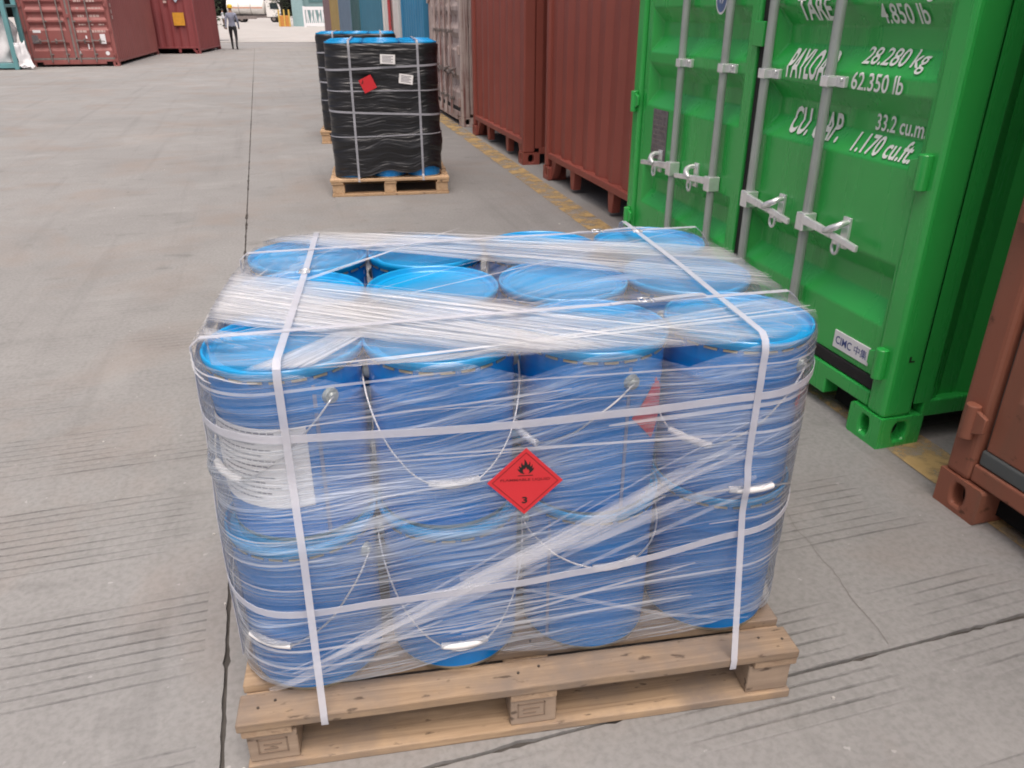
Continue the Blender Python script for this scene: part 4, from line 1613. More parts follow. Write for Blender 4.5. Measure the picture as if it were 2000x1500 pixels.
def buckle(root, p, yaw, mat=M['zinc']):
    b = MB()
    m_ = Matrix.Translation(p) @ Matrix.Rotation(yaw, 4, 'Z')
    for x in (-0.013, 0.0, 0.013):
        b.tube([m_ @ Vector((x, -0.011, 0.003)), m_ @ Vector((x, 0.011, 0.003))], 0.0018, 6)
    for y in (-0.011, 0.011):
        b.tube([m_ @ Vector((-0.013, y, 0.003)), m_ @ Vector((0.013, y, 0.003))], 0.0018, 6)
    b.build('wire_buckle', mat, root, smooth=True)


def cross_strap(ab_top, xd, label, w=0.0140):
    """from the pallet's front board up the front, over the top and down the back"""
    root = empty('packing_strap', deck(xd, 0, 0.144))
    tag(root, label, 'strap', SG)
    inv = Matrix.Translation(-Vector(root.location))
    P, N = [], []
    (af, _), (am, bm_), (ab, bb_) = ab_top
    # down the front of the deck board
    P.append(deck(xd, -0.0020, 0.119)); N.append(Vector((sin(YP), -cos(YP), 0)))
    P.append(deck(xd, -0.0028, 0.1440)); N.append(Vector((sin(YP), -cos(YP), 0.5)))
    P.append(deck(xd, -0.0010, 0.1470)); N.append(Vector((sin(YP), -cos(YP), 0.3)))
    for k in range(21):
        z = 0.487 + (ZT - 0.012 - 0.487) * k / 20
        a = af + (xd_to_a(xd) - af) * 0.45 * (1 - k / 20)
        u = u_front(a)
        P.append(on_hull(u, z, max(film_off(u, z), film_off(u, z + 0.02)) + 0.0048)); N.append(frame_n(0, -1, 0.02, z))
    P.append(world(af, -HR - 0.004, ZT + 0.008)); N.append(frame_n(0, -0.8, 0.6))
    for k in range(16):
        f_ = k / 15
        bcur = -HR + 0.012 + (LS + 2 * HR - 0.024) * f_
        acur = af + (am - af) * min(1, f_ * 2) + (ab - am) * max(0, f_ * 2 - 1)
        P.append(world(acur, bcur, ZS)); N.append(Vector((0, 0, 1)))
    P.append(world(ab, LS + HR + 0.008, ZT + 0.006)); N.append(frame_n(0, 0.8, 0.6))
    for k in range(8):
        z = ZT - 0.03 - (ZT - 0.03 - 0.16) * k / 7
        P.append(world(ab, LS + HR + 0.016, z)); N.append(frame_n(0, 1, 0, z))
    b = MB()
    strap_mesh(b, [inv @ p for p in P], N, w)
    b.build('band', M['strap'], root, smooth=True, auto=40)
    return root, inv


def xd_to_a(xd):
    p = deck(xd, 0, 0.2)
    d = p - LAY[0][0]
    yw = LAY[0][1]
    return d.x * cos(yw) + d.y * sin(yw)


r1, inv1 = cross_strap(((0.010, 0), (0.013, 0.2), (0.012, 0.7)), 0.170, 'white strap up the front and over the top at the left end of wrapped stack')
buckle(r1, inv1 @ world(0.013, 0.36, ZS + 0.001), LAY[1][1] + pi / 2)
r2, inv2 = cross_strap(((0.889, 0), (0.884, 0.2), (0.868, 0.7)), 1.040, 'white strap up the front and over the top at the right end of wrapped stack')
buckle(r2, inv2 @ world(0.871, 0.60, ZS + 0.001), LAY[1][1] + pi / 2)


def long_strap(bl, bm_, br, label, tail_a, z_off=0.0022, w=0.0135):
    root = empty('packing_strap', world(-HR, bl, 0.144))
    tag(root, label, 'strap', SG)
    inv = Matrix.Translation(-Vector(root.location))
    P, N = [], []
    for k in range(10):
        z = 0.16 + (ZT - 0.03 - 0.16) * k / 9
        P.append(on_hull(u_left(bl), z, film_off(u_left(bl), z) + 0.003)); N.append(frame_n(-1, 0, 0, z))
    P.append(world(-HR - 0.008, bl, ZT + 0.005)); N.append(frame_n(-0.7, 0, 0.7))
    for k in range(24):
        f_ = k / 23
        a = -HR + 0.010 + (LF + 2 * HR - 0.020) * f_
        bcur = bl + (bm_ - bl) * min(1, f_ * 2) + (br - bm_) * max(0, f_ * 2 - 1)
        P.append(world(a, bcur, ZS + z_off)); N.append(Vector((0, 0, 1)))
    P.append(world(LF + HR + 0.008, br, ZT + 0.005)); N.append(frame_n(0.7, 0, 0.7))
    for k in range(10):
        z = ZT - 0.03 - (ZT - 0.03 - 0.16) * k / 9
        P.append(world(LF + HR + 0.032, br, z)); N.append(frame_n(1, 0, 0, z))
    b = MB()
    strap_mesh(b, [inv @ p for p in P], N, w)
    b.build('band', M['strap'], root, smooth=True, auto=40)
    yw = LAY[1][1]
    bt = bm_ + (br - bm_) * max(0, (tail_a + HR) / (LF + 2 * HR) * 2 - 1)
    buckle(root, inv @ world(tail_a, bt, ZS + z_off + 0.0015), yw)
    t_ = MB()
    q = [(tail_a + 0.02, bt + 0.001, 0.003), (tail_a + 0.06, bt + 0.006, 0.005), (tail_a + 0.10, bt + 0.010, 0.006), (tail_a + 0.135, bt + 0.016, 0.004)]
    strap_mesh(t_, [inv @ world(a, bb_, ZS + z_off + z) for a, bb_, z in q], [Vector((0, 0.1, 1))] * 4, 0.020)
    q = [(tail_a - 0.015, bt - 0.004, 0.003), (tail_a - 0.05, bt - 0.012, 0.006), (tail_a - 0.075, bt - 0.020, 0.005)]
    strap_mesh(t_, [inv @ world(a, bb_, ZS + z_off + z) for a, bb_, z in q], [Vector((0, 0.1, 1))] * 3, 0.014)
    t_.build('loose_tail', M['strap'], root)
    return root


long_strap(-0.020, 0.030, 0.072, 'white strap running lengthwise over the front row of wrapped pail lids', 0.720)
long_strap(0.537, 0.590, 0.622, 'white strap running lengthwise over the back row of wrapped pail lids', 0.760)


def hoop(zf, label, w=0.0155):
    root = empty('packing_strap', on_hull(u_front(0.45), 0.144, 0))
    tag(root, label, 'strap', SG)
    inv = Matrix.Translation(-Vector(root.location))
    P, N = [], []
    n = 180
    for k in range(n + 1):
        u = PER * k / n
        (a, b_), (nx, ny) = outline(u)
        z = zf(u)
        off = max(film_off(u, z + d) for d in (-0.02, -0.01, 0, 0.01, 0.02)) + 0.0024
        P.append(inv @ on_hull(u, z, off)); N.append(frame_n(nx, ny, 0, z))
    b = MB()
    strap_mesh(b, P, N, w)
    b.build('band', M['strap'], root, smooth=True, auto=40)


def lerp_tab(tab):
    def f(u):
        u = u % PER
        for (u0, z0), (u1, z1) in zip(tab, tab[1:]):
            if u0 <= u <= u1:
                t_ = (u - u0) / (u1 - u0)
                t_ = t_ * t_ * (3 - 2 * t_) * 0.5 + t_ * 0.5
                return z0 + (z1 - z0) * t_
        return tab[-1][1]
    return f


hoop(lerp_tab([(0, 0.79), (u_left(0.29), 0.745), (u_front(-0.09), 0.733), (u_front(0.01), 0.729), (u_front(0.25), 0.7255), (u_front(0.42), 0.7265), (u_front(0.65), 0.735), (u_front(0.89), 0.750), (u_right(0), 0.772), (u_right(LS), 0.80), (PER, 0.79)]), 'white strap hooped round the upper layer of wrapped pails')
hoop(lerp_tab([(0, 0.43), (u_left(0.29), 0.395), (u_front(-0.07), 0.366), (u_front(0.02), 0.363), (u_front(0.15), 0.369), (u_front(0.42), 0.374), (u_front(0.66), 0.394), (u_front(0.88), 0.430), (u_right(0), 0.462), (u_right(LS), 0.47), (PER, 0.43)]), 'white strap hooped round the lower layer of wrapped pails')

# ------------------------------------------------------------------ hazard placard on the wrap
pc = world(0.436, -HR - 0.0165, 0.609)
placard = empty('hazard_placard', pc, LAY[1][1] - 0.02)
placard.rotation_euler = (R_(-1.5), R_(1.5), LAY[1][1] - 0.02)
tag(placard, 'red diamond flammable liquid placard stuck to the clear wrap between two pails', 'hazard sign')


def diamond(b, h, y, m=0):
    b.poly([(0, y, -h), (h, y, 0), (0, y, h), (-h, y, 0)], m)


b = MB()
b.hexa([(0, 0, -0.0725), (0.0725, 0, 0), (0, 0, 0.0725), (-0.0725, 0, 0), (0, 0.0008, -0.0725), (0.0725, 0.0008, 0), (0, 0.0008, 0.0725), (-0.0725, 0.0008, 0)])
b.build('sheet', M['placard'], placard)
b = MB()
for k in range(4):
    c = [(0, -1), (1, 0), (0, 1), (-1, 0)]
    p0, p1 = c[k], c[(k + 1) % 4]
    h0, h1 = 0.0635, 0.0618
    b.poly([(p0[0] * h0, -0.0004, p0[1] * h0), (p1[0] * h0, -0.0004, p1[1] * h0), (p1[0] * h1, -0.0004, p1[1] * h1), (p0[0] * h1, -0.0004, p0[1] * h1)])
b.build('border_line', M['darkred'], placard)
b = MB()
fl = [(0.46, 0.02), (0.36, 0.0), (0.20, 0.10), (0.06, 0.30), (0.02, 0.46), (0.10, 0.38), (0.16, 0.36), (0.10, 0.56), (0.14, 0.68), (0.20, 0.54), (0.26, 0.56), (0.22, 0.76), (0.28, 0.96), (0.32, 0.76), (0.40, 0.70), (0.42, 0.92), (0.40, 1.20), (0.50, 1.06), (0.58, 0.86), (0.60, 0.72), (0.68, 0.78), (0.72, 1.00), (0.77, 0.80), (0.74, 0.62), (0.80, 0.60), (0.88, 0.76), (0.90, 0.58), (0.86, 0.42), (0.94, 0.46), (0.98, 0.52), (0.96, 0.32), (0.82, 0.12), (0.66, 0.0), (0.72, 0.18), (0.66, 0.40), (0.60, 0.32), (0.52, 0.56), (0.44, 0.36), (0.40, 0.44), (0.34, 0.30), (0.36, 0.14)]
b.poly([((x - 0.5) * 0.033, -0.0005, 0.0175 + z * 0.0265) for x, z in fl])
b.poly([(-0.0145, -0.0005, 0.0132), (0.0145, -0.0005, 0.0132), (0.0145, -0.0005, 0.0146), (-0.0145, -0.0005, 0.0146)])
b.build('flame_symbol', M['black'], placard)
text_on("FLAMMABLE LIQUID", 'placard_lettering', M['darkred'], (-0.0475, 0.0475, 0.0015, 0.0075), flat(-0.0005), placard, 0.012)
text_on("3", 'placard_lettering', M['black'], (-0.0052, 0.0052, -0.0475, -0.033), flat(-0.0005), placard, 0.03)

# ------------------------------------------------------------------ black-wrapped loads
def black_load(origin, yaw, lab_pallet, lab_film, lab_pail, hem, seed, first):
    root = make_pallet('wooden_pallet', lab_pallet, origin, yaw, 1.0, 1.2, M['newwoodx'], M['newwoodx'], M['newwoodx'], 9, seed=seed)
    o = Vector(origin)
    W_ = lambda x, y, z: Vector((o.x + cos(yaw) * x - sin(yaw) * y, o.y + sin(yaw) * x + cos(yaw) * y, z))
    x0, y0 = 0.195, 0.175
    sp = 0.300
    grp = 'blue pails inside the black wrapped loads'
    cw = ('left', 'middle', 'right')
    rw = ('front row', 'second row', 'third row', 'back row')
    for lay in range(3):
        for i in range(3):
            for j in range(4):
                if lay == 1 or (lay == 0 and (j > 0 or not first)):
                    continue
                p = W_(x0 + sp * i, y0 + 0.288 * j, 0.144 + 0.3490 * lay)
                lb_ = '%s pail, %s layer of the %s, %s' % (cw[i], ('bottom', '', 'top')[lay], lab_pail, rw[j])
                pail(p, yaw + 0.3 * i, lb_, grp, 0, 0.165, False)
    ztop = 0.144 + 0.3490 * 2 + PH * 1.007
    hr = 0.156
    fw, fd = 2 * sp, 3 * 0.288
    qa = pi * hr / 2
    per = 2 * fw + 2 * fd + 4 * qa

    def ol(u, off):
        u = u % per
        seq = [('l', fw / 2, fd + hr, -1, 0, fw / 2), ('c', 0, fd, 90), ('l', -hr, fd, 0, -1, fd), ('c', 0, 0, 180), ('l', 0, -hr, 1, 0, fw), ('c', fw, 0, 270), ('l', fw + hr, 0, 0, 1, fd), ('c', fw, fd, 0), ('l', fw, fd + hr, -1, 0, fw / 2)]
        for s in seq:
            L = s[5] if s[0] == 'l' else qa
            if u <= L + 1e-9:
                if s[0] == 'l':
                    nx, ny = s[4], -s[3]
                    return s[1] + s[3] * u + nx * off, s[2] + s[4] * u + ny * off, nx, ny
                a = R_(s[3] + 90 * u / qa)
                return s[1] + (hr + off) * cos(a), s[2] + (hr + off) * sin(a), cos(a), sin(a)
            u -= L
        return fw / 2, fd + hr + off, 0, 1
    f = empty('black_film', W_(0.5, 0.6, 0.144), yaw)
    tag(f, lab_film, 'stretch film', 'black film round the far loads')
    inv = (Matrix.Translation(f.location) @ Matrix.Rotation(yaw, 4, 'Z')).inverted()
    PP = lambda u, z, off: inv @ W_(x0 + ol(u, off)[0], y0 + ol(u, off)[1], z)
    nu, nz = 140, 60
    uf = fw / 2 + qa + fd + qa
    b = MB()
    rows = []

    def off_(u, z):
        # loose bands and sags that differ from turn to turn
        r = 0.010 * noise.noise((u * 3.0, z * 7, seed)) + 0.005 * noise.noise((u * 4 + z * 9, z * 15, seed + 2)) + 0.0015 * noise.noise((u * 2, z * 50, seed + 4))
        return r + 0.012 * math.exp(-((z - 0.42) / 0.08) ** 2) * (0.6 + noise.noise((u * 2.2, 1, seed)))
    for k in range(nz + 1):
        row = []
        for q in range(nu + 1):
            u = per * q / nu
            zb = hem(u - uf, fw) + 0.006 * noise.noise((u * 9, 1, seed))
            z = zb + (ztop - 0.012 - zb) * k / nz
            row.append(PP(u % per, z, off_(u % per, z) if k < nz else -0.006))
        rows.append(b.pts(row))
    for k in range(nz):
        for q in range(nu):
            uvq = [(per * qq / nu, ztop * kk / nz) for kk, qq in ((k, q), (k, q + 1), (k + 1, q + 1), (k + 1, q))]
            b.face([rows[k][q], rows[k][q + 1], rows[k + 1][q + 1], rows[k + 1][q]], 0, uvq)
    b.build('wrap', M['blackfilm'], f, smooth=True, fix=False)
    # straps
    grp2 = 'grey white straps round the black wrapped loads'
    nm_ = 'nearer' if first else 'farther'

    def strap_thing(P, N, label, w=0.018):
        r = empty('packing_strap', P[0])
        tag(r, label, 'strap', grp2)
        iv = Matrix.Translation(-Vector(P[0]))
        b = MB()
        strap_mesh(b, [iv @ Vector(p) for p in P], N, w)
        b.build('band', M['strapdim'], r, smooth=True, auto=40)
    nW = lambda x, y, z: Vector((cos(yaw) * x - sin(yaw) * y, sin(yaw) * x + cos(yaw) * y, z))
    for sx, wd in ((0.045, 'left'), (0.585, 'right')):
        P, N = [W_(x0 + sx, -0.002, 0.120), W_(x0 + sx, 0.002, 0.1465)], [nW(0, -1, 0), nW(0, -0.7, 0.7)]
        for k in range(24):
            z = 0.17 + (ztop - 0.02 - 0.17) * k / 23
            u = uf + sx
            P.append(W_(x0 + sx, y0 - hr - max(off_(u, z), off_(u + 0.012, z), off_(u - 0.012, z)) - 0.003, z)); N.append(nW(0, -1, 0))
        for k in range(8):
            P.append(W_(x0 + sx, y0 - hr + 0.012 + (fd + 2 * hr - 0.024) * k / 7, ztop + 0.010)); N.append(Vector((0, 0, 1)))
        for k in range(6):
            P.append(W_(x0 + sx, y0 + fd + hr + 0.03, ztop - 0.03 - (ztop - 0.2) * k / 5)); N.append(nW(0, 1, 0))
        strap_thing(P, N, 'upright grey strap on the %s side of the %s black wrapped load' % (wd, nm_))
    for zz, wd, tl, sw_ in ((1.015, 'upper', 0.04, 0.016), (0.84, 'thin middle', 0.0, 0.009), (0.665, 'lower', -0.04, 0.016), (0.49, 'thin lowest', 0.02, 0.009)):
        P, N = [], []
        for k in range(121):
            u = per * k / 120
            x, y, nx, ny = ol(u, 0)
            z = zz + tl * (x - 0.3) + 0.006 * noise.noise((u * 2, zz, 5))
            of = max(off_(u % per, z + d) for d in (-0.01, 0, 0.01)) + 0.003
            x, y, nx, ny = ol(u, of)
            P.append(W_(x0 + x, y0 + y, z)); N.append(nW(nx, ny, 0))
        strap_thing(P, N, '%s grey strap hooped round the %s black wrapped load' % (wd, nm_), sw_)
    return W_, x0, y0, hr, ztop


BL1 = (-1.525, 6.591, 0)
hem1 = lambda du, fw: 0.156 + (0.075 * math.exp(-((du - 0.66) / 0.15) ** 2) + 0.052 * math.exp(-((du - 0.30) / 0.13) ** 2) + 0.015 * math.exp(-((du + 0.02) / 0.08) ** 2) if -0.3 < du < 1.0 else 0.0)
W1, bx0, by0, bhr, bzt = black_load(BL1, R_(9.1), 'light new pallet under the nearer black wrapped load', 'creased black film round the nearer load, with blue pails peeping out below', 'nearer black wrapped load', hem1, 3, True)
hem2 = lambda du, fw: 0.155
black_load((-2.27, 9.55, 0), R_(9.1), 'light pallet sticking out behind the nearer black wrapped load', 'black film round the farther load, mostly hidden behind the nearer one', 'farther black wrapped load', hem2, 8, False)


def tilted_label(name, label, cat, x, z, w, h, roll, mat, lines, group=None):
    r = empty(name, W1(bx0 + x, by0 - bhr - 0.030, z), R_(9.1))
    r.rotation_euler = (0, R_(roll), R_(9.1))
    tag(r, label, cat, group)
    b = MB()
    b.box(-w / 2, w / 2, 0, 0.001, -h / 2, h / 2)
    b.build('sheet', mat, r)
    b = MB()
    for k in range(lines):
        zz = h * (0.30 - 0.6 * k / max(1, lines - 1))
        b.box(-w * 0.36, w * (0.36 - 0.12 * (k % 2)), -0.0006, -0.0001, zz - 0.0022, zz + 0.0022)
    b.build('print_lines', M['print'], r)
    return r


tilted_label('paper_label', 'upper white paper label on the black wrapped load', 'label', 0.345, 1.078, 0.118, 0.070, 3, M['paper'], 5)
tilted_label('paper_label', 'lower white paper label by the right strap of the black load', 'label', 0.482, 0.928, 0.112, 0.072, 8, M['paper'], 5)
r = empty('hazard_placard', W1(bx0 + 0.175, by0 - bhr - 0.030, 0.895), R_(9.1))
r.rotation_euler = (0, R_(-25), R_(9.1))
tag(r, 'small plain looking red placard, askew on the black wrapped load', 'hazard sign')
b = MB()
b.box(-0.054, 0.054, 0, 0.001, -0.054, 0.054)
b.build('sheet', M['placard'], r)
b = MB()
b.poly([(-0.047, -0.0006, 0.020), (-0.020, -0.0006, 0.047), (-0.022, -0.0006, 0.030), (-0.032, -0.0006, 0.018)])
b.build('flame_symbol', M['darkred'], r)

# ------------------------------------------------------------------ left edge: wrapped bundle in a teal rack
rk = empty('steel_rack', (-14.9, 22.6, 0), R_(14))
tag(rk, 'teal steel rack holding a plastic wrapped bundle at the left edge', 'rack')
teal = paint('teal_rack_paint', (0.12, 0.30, 0.32), 0.5, 0.25)
for x, y in ((0.0, 0.0), (1.36, 0.0), (0.0, 1.0), (1.36, 1.0)):
    b = MB()
    b.box(x - 0.06, x + 0.06, y - 0.06, y + 0.06, 0, 2.3)
    b.build('post', teal, rk, bevel=0.01)
b = MB()
b.box(-0.1, 1.46, -0.05, 1.06, 0.04, 0.16)
b.build('deck', teal, rk, bevel=0.01)
b = MB()
b.box(-0.06, 1.42, -0.05, 1.05, 1.55, 1.62)
b.build('shelf', teal, rk, bevel=0.01)
sh = empty('plastic_bundle', (-14.9, 22.6, 0.165), R_(14))
tag(sh, 'crumpled pale plastic sheeting bundled in the teal rack', 'plastic sheeting')
b = MB()
n, m_ = 64, 30
rows = []
for k in range(m_ + 1):
    z = 1.25 * k / m_
    row = []
    for q in range(n):
        a = 2 * pi * q / n
        ex, ey = 0.62, 0.42
        r_ = 1.0 + 0.13 * noise.noise((cos(a) * 2.5, sin(a) * 2.5, z * 3)) + 0.07 * noise.noise((cos(a) * 9, sin(a) * 9, z * 5))
        r_ *= (1.0 - 0.35 * max(0, (z - 0.9) / 0.35) ** 2) * (1.08 - 0.06 * z)
        sq = (abs(cos(a)) ** 4 + abs(sin(a)) ** 4) ** -0.25
        row.append((0.68 + ex * r_ * cos(a) * sq, 0.5 + ey * r_ * sin(a) * sq, z))
    rows.append(b.pts(row))
for k in range(m_):
    for q in range(n):
        b.face([rows[k][q], rows[k][(q + 1) % n], rows[k + 1][(q + 1) % n], rows[k + 1][q]])
b.face(rows[-1])
b.face(rows[0][::-1])
b.build('sheeting', simple('milky_plastic', (0.58, 0.59, 0.60), 0.35, var=0.2, scale=3), sh, smooth=True)
b = MB()
rows = []
for k in range(13):
    row = []
    f_ = k / 12
    for q in range(13):
        g_ = q / 12
        row.append((1.45 + 0.42 * g_ * (1 - 0.6 * f_) + 0.03 * noise.noise((g_ * 5, f_ * 5, 1)), -0.12 + 0.35 * g_ * f_ + 0.05 * noise.noise((g_ * 4, f_ * 6, 2)), max(-0.155, 0.62 * f_ * f_ - 0.10 + 0.09 * noise.noise((g_ * 6, f_ * 4, 3)))))
    rows.append(b.pts(row))
for k in range(12):
    for q in range(12):
        b.face([rows[k][q], rows[k][q + 1], rows[k + 1][q + 1], rows[k + 1][q]])
so = b.build('trailing_sheet', simple('white_plastic', (0.66, 0.66, 0.68), 0.35, var=0.15), sh, smooth=True, fix=False)
sol = so.modifiers.new('thickness', 'SOLIDIFY')
sol.thickness = 0.01

# ------------------------------------------------------------------ people
def person(label, loc, rz, hgt, shirt, trousers, helmet, stride, group=None, bag=False):
    root = empty('person', loc, rz)
    tag(root, label, 'person', group)
    s = hgt / 1.75
    J = [((0, 0, 0.94), 0.135), ((0, 0.01, 1.08), 0.125), ((0, 0.0, 1.24), 0.15), ((0, -0.01, 1.38), 0.13), ((0, 0.0, 1.48), 0.06), ((0, 0.02, 1.56), 0.07), ((0, 0.025, 1.67), 0.085)]
    E = [(0, 1), (1, 2), (2, 3), (3, 4), (4, 5), (5, 6)]

    def chain(start, pts_):
        prev = start
        for p, r_ in pts_:
            J.append((p, r_))
            E.append((prev, len(J) - 1))
            prev = len(J) - 1
    st = stride
    chain(0, [((-0.10, 0.01, 0.86), 0.095), ((-0.11, 0.10 * st + 0.02, 0.50), 0.062), ((-0.11, 0.16 * st, 0.10), 0.042), ((-0.115, 0.16 * st + 0.07, 0.04), 0.042), ((-0.12, 0.16 * st + 0.14, 0.035), 0.034)])
    chain(0, [((0.10, 0.01, 0.86), 0.095), ((0.11, 0.02 - 0.04 * st, 0.50), 0.062), ((0.11, -0.26 * st, 0.13), 0.042), ((0.115, -0.26 * st + 0.06, 0.05), 0.042), ((0.12, -0.26 * st + 0.13, 0.035), 0.034)])
    chain(3, [((-0.17, -0.01, 1.39), 0.072), ((-0.235, -0.05 * st, 1.14), 0.052), ((-0.25, 0.02 - 0.10 * st, 0.90), 0.038), ((-0.25, 0.05 - 0.10 * st, 0.80), 0.032)])
    chain(3, [((0.17, -0.01, 1.39), 0.072), ((0.235, 0.05 * st - 0.02, 1.14), 0.052), ((0.25, 0.12 * st, 0.91), 0.038), ((0.25, 0.15 * st, 0.81), 0.032)])
    me = bpy.data.meshes.new('body')
    me.from_pydata([tuple(c * s for c in p) for p, _ in J], E, [])
    o = bpy.data.objects.new('body', me)
    COL.objects.link(o)
    sk = o.modifiers.new('skin', 'SKIN')
    for k, (p, r_) in enumerate(J):
        me.skin_vertices[0].data[k].radius = (r_ * s, r_ * s * (0.82 if k < 4 else 1))
    me.skin_vertices[0].data[0].use_root = True
    o.modifiers.new('sub', 'SUBSURF').levels = 2
    o.modifiers['sub'].render_levels = 2
    dg = bpy.context.evaluated_depsgraph_get()
    dg.update()
    nm = bpy.data.meshes.new_from_object(o.evaluated_get(dg))
    bpy.data.objects.remove(o)
    nm.materials.clear()
    skin = simple('skin', (0.36, 0.20, 0.13), 0.6)
    for mt in (shirt, trousers, skin, M['black']):
        nm.materials.append(mt)
    for p in nm.polygons:
        x, y, z = (c / s for c in p.center)
        if z < 0.085:
            p.material_index = 3
        elif abs(x) > 0.20 and z < 1.02:
            p.material_index = 2 if z < 0.87 else 0
        elif z < 0.93:
            p.material_index = 1
        elif z < 1.47:
            p.material_index = 0
        else:
            p.material_index = 2
        p.use_smooth = True
    nm.name = 'body'
    link('body', nm, root)
    hb = MB()
    hb.lathe([(0.0, 1.79 * s), (0.05 * s, 1.785 * s), (0.09 * s, 1.755 * s), (0.108 * s, 1.70 * s), (0.110 * s, 1.655 * s), (0.13 * s, 1.648 * s), (0.128 * s, 1.640 * s), (0.10 * s, 1.645 * s), (0.0, 1.66 * s)], 20)
    ho = hb.build('helmet' if helmet else 'hair', helmet or simple('black_hair', (0.015, 0.012, 0.010), 0.6), root, smooth=True, auto=50)
    ho.location = (0, 0.025 * s, 0)
    return root


grey = simple('grey_shirt', (0.22, 0.24, 0.32), 0.8, var=0.15, bump=0.3)
trou = simple('black_trousers', (0.016, 0.016, 0.020), 0.8, bump=0.2)
person('person in grey shirt, black trousers and yellow helmet walking away across the yard', (-11.74, 35.76, 0), R_(12), 1.70, grey, trou, simple('yellow_helmet', (0.65, 0.42, 0.02), 0.35), 1.0)
person('person in dark blue jacket and pale helmet standing far off beside the truck', (-28.6, 82.0, 0), R_(40), 1.78, simple('dark_jacket', (0.10, 0.13, 0.18), 0.8), simple('dark_trousers', (0.05, 0.05, 0.05), 0.8), simple('pale_helmet', (0.6, 0.5, 0.36), 0.4), 0.4)
person('person in white shirt standing far off beside the truck', (-27.9, 82.6, 0), R_(-60), 1.74, simple('white_shirt', (0.62, 0.63, 0.68), 0.8), simple('brown_trousers', (0.12, 0.08, 0.06), 0.8), None, 0.2)

# ------------------------------------------------------------------ tanker truck far away
tr = empty('tanker_truck', (-42.6, 140.0, 0), R_(4))
tr.scale = (1.12, 1.12, 1.12)
tag(tr, 'white tanker truck parked far off behind the walking person', 'truck')
tw = simple('truck_white', (0.74, 0.73, 0.70), 0.4)
b = MB()
ps = [(-3.2, 0, 2.05), (-3.05, 0, 2.05), (2.0, 0, 2.05), (2.15, 0, 2.05)]
b.tube(ps, [0.75, 1.05, 1.05, 0.75], 28)
tank = b.build('tank', tw, tr, smooth=True, auto=40)
b = MB()
b.tube([(-3.0, 0, 2.15), (1.95, 0, 2.15)], [1.057, 1.057], 28, cap=False)
vs = [(v if True else v) for v in b.v]
b2 = MB()
for z0, z1 in ((1.85, 1.98),):
    n = 4
    for k in range(n):
        za, zb = z0 + (z1 - z0) * k / n, z0 + (z1 - z0) * (k + 1) / n
        ya, yb_ = -math.sqrt(1.058 ** 2 - (za - 2.05) ** 2), -math.sqrt(1.058 ** 2 - (zb - 2.05) ** 2)
        b2.poly([(-3.0, ya, za), (1.95, ya, za), (1.95, yb_, zb), (-3.0, yb_, zb)])
b2.build('orange_stripe', simple('orange_stripe_paint', (0.60, 0.22, 0.10), 0.5), tank)
b = MB()
for x in (-1.5, 0.2):
    b.tube([(x, 0, 2.05), (x + 0.12, 0, 2.05)], 1.075, 28)
b.build('tank_band', simple('steel_band', (0.42, 0.40, 0.38), 0.5), tank, smooth=True, auto=40)
b = MB()
cab = [(2.45, 0.72), (4.55, 0.72), (4.62, 1.35), (4.25, 2.75), (3.95, 2.92), (2.45, 2.92)]
lo, hi = b.pts([(x, -1.12, z) for x, z in cab]), b.pts([(x, 1.12, z) for x, z in cab])
b.face(lo)
b.face(hi[::-1])
for k in range(len(cab)):
    j = (k + 1) % len(cab)
    b.face([lo[k], lo[j], hi[j], hi[k]])
cabo = b.build('cab', tw, tr, bevel=0.05)
gl = simple('dark_glass', (0.03, 0.045, 0.055), 0.1)
b = MB()
b.hexa([(3.05, -1.135, 1.75), (4.30, -1.135, 1.70), (4.30, -1.121, 1.70), (3.05, -1.121, 1.75), (3.05, -1.135, 2.55), (4.05, -1.135, 2.60), (4.05, -1.121, 2.60), (3.05, -1.121, 2.55)])
b.build('side_window', gl, cabo)
b = MB()
b.hexa([(4.56, -0.95, 1.72), (4.56, 0.95, 1.72), (4.53, 0.95, 1.72), (4.53, -0.95, 1.72), (4.32, -0.95, 2.65), (4.32, 0.95, 2.65), (4.29, 0.95, 2.65), (4.29, -0.95, 2.65)])
b.build('windscreen', gl, cabo)
b = MB()
b.box(-3.3, 4.3, -0.45, 0.45, 0.60, 0.95)
b.box(-3.0, 1.0, -1.05, -0.98, 0.45, 0.85)
b.build('chassis', M['dullsteel'], tr)
for x in (-2.4, -1.2, 3.4):
    for y in (-1.0, 0.75):
        b = MB()
        b.tube([(x, y, 0.48), (x, y + 0.25, 0.48)], 0.48, 20)
        w_ = b.build('wheel', M['rubber'], tr, smooth=True, auto=40)
        b = MB()
        b.tube([(x, y - 0.01, 0.48), (x, y, 0.48)], 0.24, 14)
        b.build('rim', M['dullsteel'], w_)

# ------------------------------------------------------------------ teal building and white fence
bd = empty('teal_building', (-24.9, 98.0, 0), R_(-1))
tag(bd, 'teal building behind the white fence at the end of the yard', 'building')
tb = simple('teal_render', (0.18, 0.29, 0.30), 0.7, var=0.12, scale=1.5)
tb2 = simple('pale_teal_render', (0.26, 0.40, 0.42), 0.7, var=0.1)
tb3 = simple('deep_teal_panel', (0.09, 0.19, 0.20), 0.7)
b = MB()
b.box(0, 9, 0, 7, 0, 5)
b.build('wall', tb, bd)
b = MB()
b.box(-0.08, 1.2, -0.45, -0.002, 0, 5)
b.build('pilaster', tb2, bd)
b = MB()
b.box(1.8, 8.6, -0.06, -0.003, 2.5, 3.3)
b.build('shutter_panel', tb3, bd)
b = MB()
b.box(1.6, 8.8, -0.25, -0.003, 3.5, 3.62)
b.build('canopy', tb3, bd)
fn = empty('white_fence', (-22.5, 92.5, 0), R_(-1))
